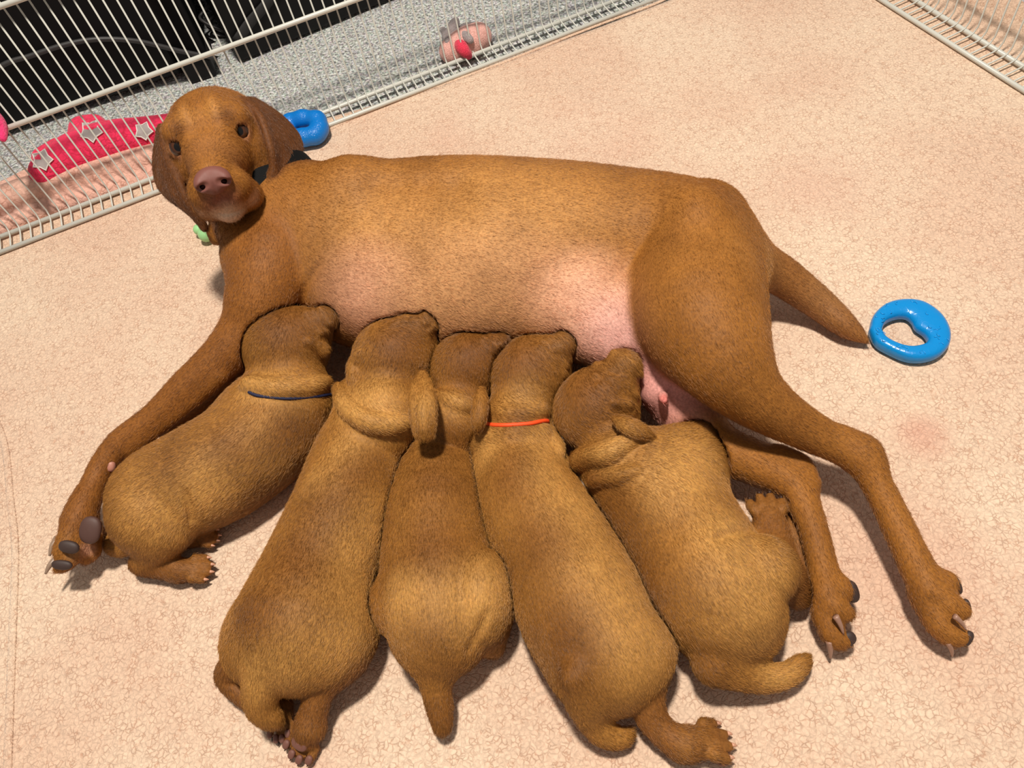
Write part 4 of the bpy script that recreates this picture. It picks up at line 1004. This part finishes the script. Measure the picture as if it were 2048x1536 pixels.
def build_sofa():
    Z = -.01; up = np.array([0, 0, 1.0])
    fab = plain('black_fabric', srgb(17, 15, 16), .9, .2); pip = plain('black_piping', srgb(50, 48, 48), .5); leg = plain('black_wood_and_shade', srgb(7, 6, 7), .6, .3)
    def prism(name, poly, y0, y1, o_, u, w, mat, root):
        """extrude a (along, height) outline from depth y0 to y1"""
        n = len(poly); V = [o_ + u * x + up * z + w * y for y in (y0, y1) for x, z in poly]
        me = mesh(name, V, [tuple(range(n)), tuple(range(2 * n - 1, n - 1, -1))] + [(k, n + k, n + (k + 1) % n, (k + 1) % n) for k in range(n)], False)
        o = obj(name, me, mat); bv = o.modifiers.new('b', 'BEVEL'); bv.width = .006; bv.segments = 2; bv.limit_method = 'ANGLE'; return adopt(o, root)
    def onplane(px, py, o_, w):
        r = RW @ np.array([px - 1024, py - 768, F_PX]); return CAMPOS + r * (((o_ - CAMPOS) @ w) / (r @ w))
    # armchair: piped, arched front rail; dark panel below stands in for carpet shade
    a, b = P(-260, 384, Z), P(436, 153, Z); u = unit(b - a); w = np.array([-u[1], u[0], 0]); L = np.linalg.norm(b - a)
    root = empty('armchair', tuple((a + b) / 2 + w * .3)); tag(root, 'black upholstered armchair with an arched piped front behind the fence', 'armchair')
    arc = [onplane(x, y, a - w * .004, w) for x, y in ((-120, 210), (0, 133), (60, 112), (120, 92), (170, 81), (220, 78), (273, 82), (320, 92), (360, 102), (400, 110), (430, 116))]
    adopt(obj('piping', tube_mesh('piping', spline(arc, 6), .0042, 8), pip), root)
    rel = [((p - a) @ u, p[2] - Z) for p in arc]
    prism('front_rail', [(rel[0][0], .60)] + rel + [(L, rel[-1][1]), (L, .60)], 0, .05, a, u, w, fab, root)
    prism('plinth', [(0, .012), (L - .055, .012), (L - .055, .40), (0, .40)], .025, .10, a, u, w, leg, root)  # black panel put where the carpet only lies in shade
    prism('seat_base', [(0, .05), (L, .05), (L, .40), (0, .40)], .10, .65, a, u, w, fab, root)
    prism('backrest', [(0, .40), (L, .40), (L, .85), (0, .85)], .50, .68, a, u, w, fab, root)
    prism('leg', [(L - .05, 0), (L, 0), (L, .30), (L - .05, .30)], 0, .05, a, u, w, leg, root)
    prism('leg', [(.02, 0), (.07, 0), (.07, .02), (.02, .02)], .03, .08, a, u, w, leg, root)
    prism('leg', [(L - .05, 0), (L, 0), (L, .06), (L - .05, .06)], .58, .63, a, u, w, leg, root)
    # neighbouring black furniture with a diagonal strap; its base also stands in for carpet shade
    a2, b2 = P(482, 130, Z), P(800, -2, Z); u2 = unit(b2 - a2); w2 = np.array([-u2[1], u2[0], 0]); L2 = np.linalg.norm(b2 - a2) + .25
    root = empty('furniture_base', tuple(a2 + u2 * L2 / 2 + w2 * .2)); tag(root, 'black furniture base with a grey diagonal strap beside the armchair', 'furniture')
    prism('side', [(0, .004), (L2, .004), (L2, .40), (0, .40)], 0, .04, a2, u2, w2, leg, root)
    prism('body', [(0, .02), (L2, .02), (L2, .40), (0, .40)], .04, .42, a2, u2, w2, fab, root)
    prism('cushion', [(-.01, .40), (L2 + .01, .40), (L2 + .01, .47), (-.01, .47)], -.01, .43, a2, u2, w2, fab, root)
    st = [onplane(x, y, a2 - w2 * .004, w2) for x, y in ((474, 82), (500, 45), (530, 12), (552, -20))]
    adopt(obj('strap', tube_mesh('strap', spline(st, 5), .009, 8, flat=(w2, .3)), plain('grey_webbing', srgb(38, 37, 37), .8)), root)
    # loops of black cable between them
    root = empty('cable', tuple(P(428, 60, Z))); tag(root, 'loop of black cable hanging beside the armchair leg behind the fence', 'cable')
    c = P(426, 42, .03) + np.array([0, .02, 0]); ps = [c + np.array([.030 * math.cos(t), .03 * math.sin(t) * .5, .018 * math.sin(t) + .008 * math.sin(2 * t)]) for t in np.linspace(0, 2 * math.pi, 30, endpoint=False)]
    adopt(obj('loop', tube_mesh('loop', ps, .0032, 8, closed=True), pip), root)
    ps = [p + np.array([.004, .006, -.018]) for p in ps]; adopt(obj('loop', tube_mesh('loop', ps, .0032, 8, closed=True), pip), root)

build_blanket()
build_fences()
build_sofa()
build_mother()
build_pups()
finish_dogs()
build_toys()
build_outside_blanket()
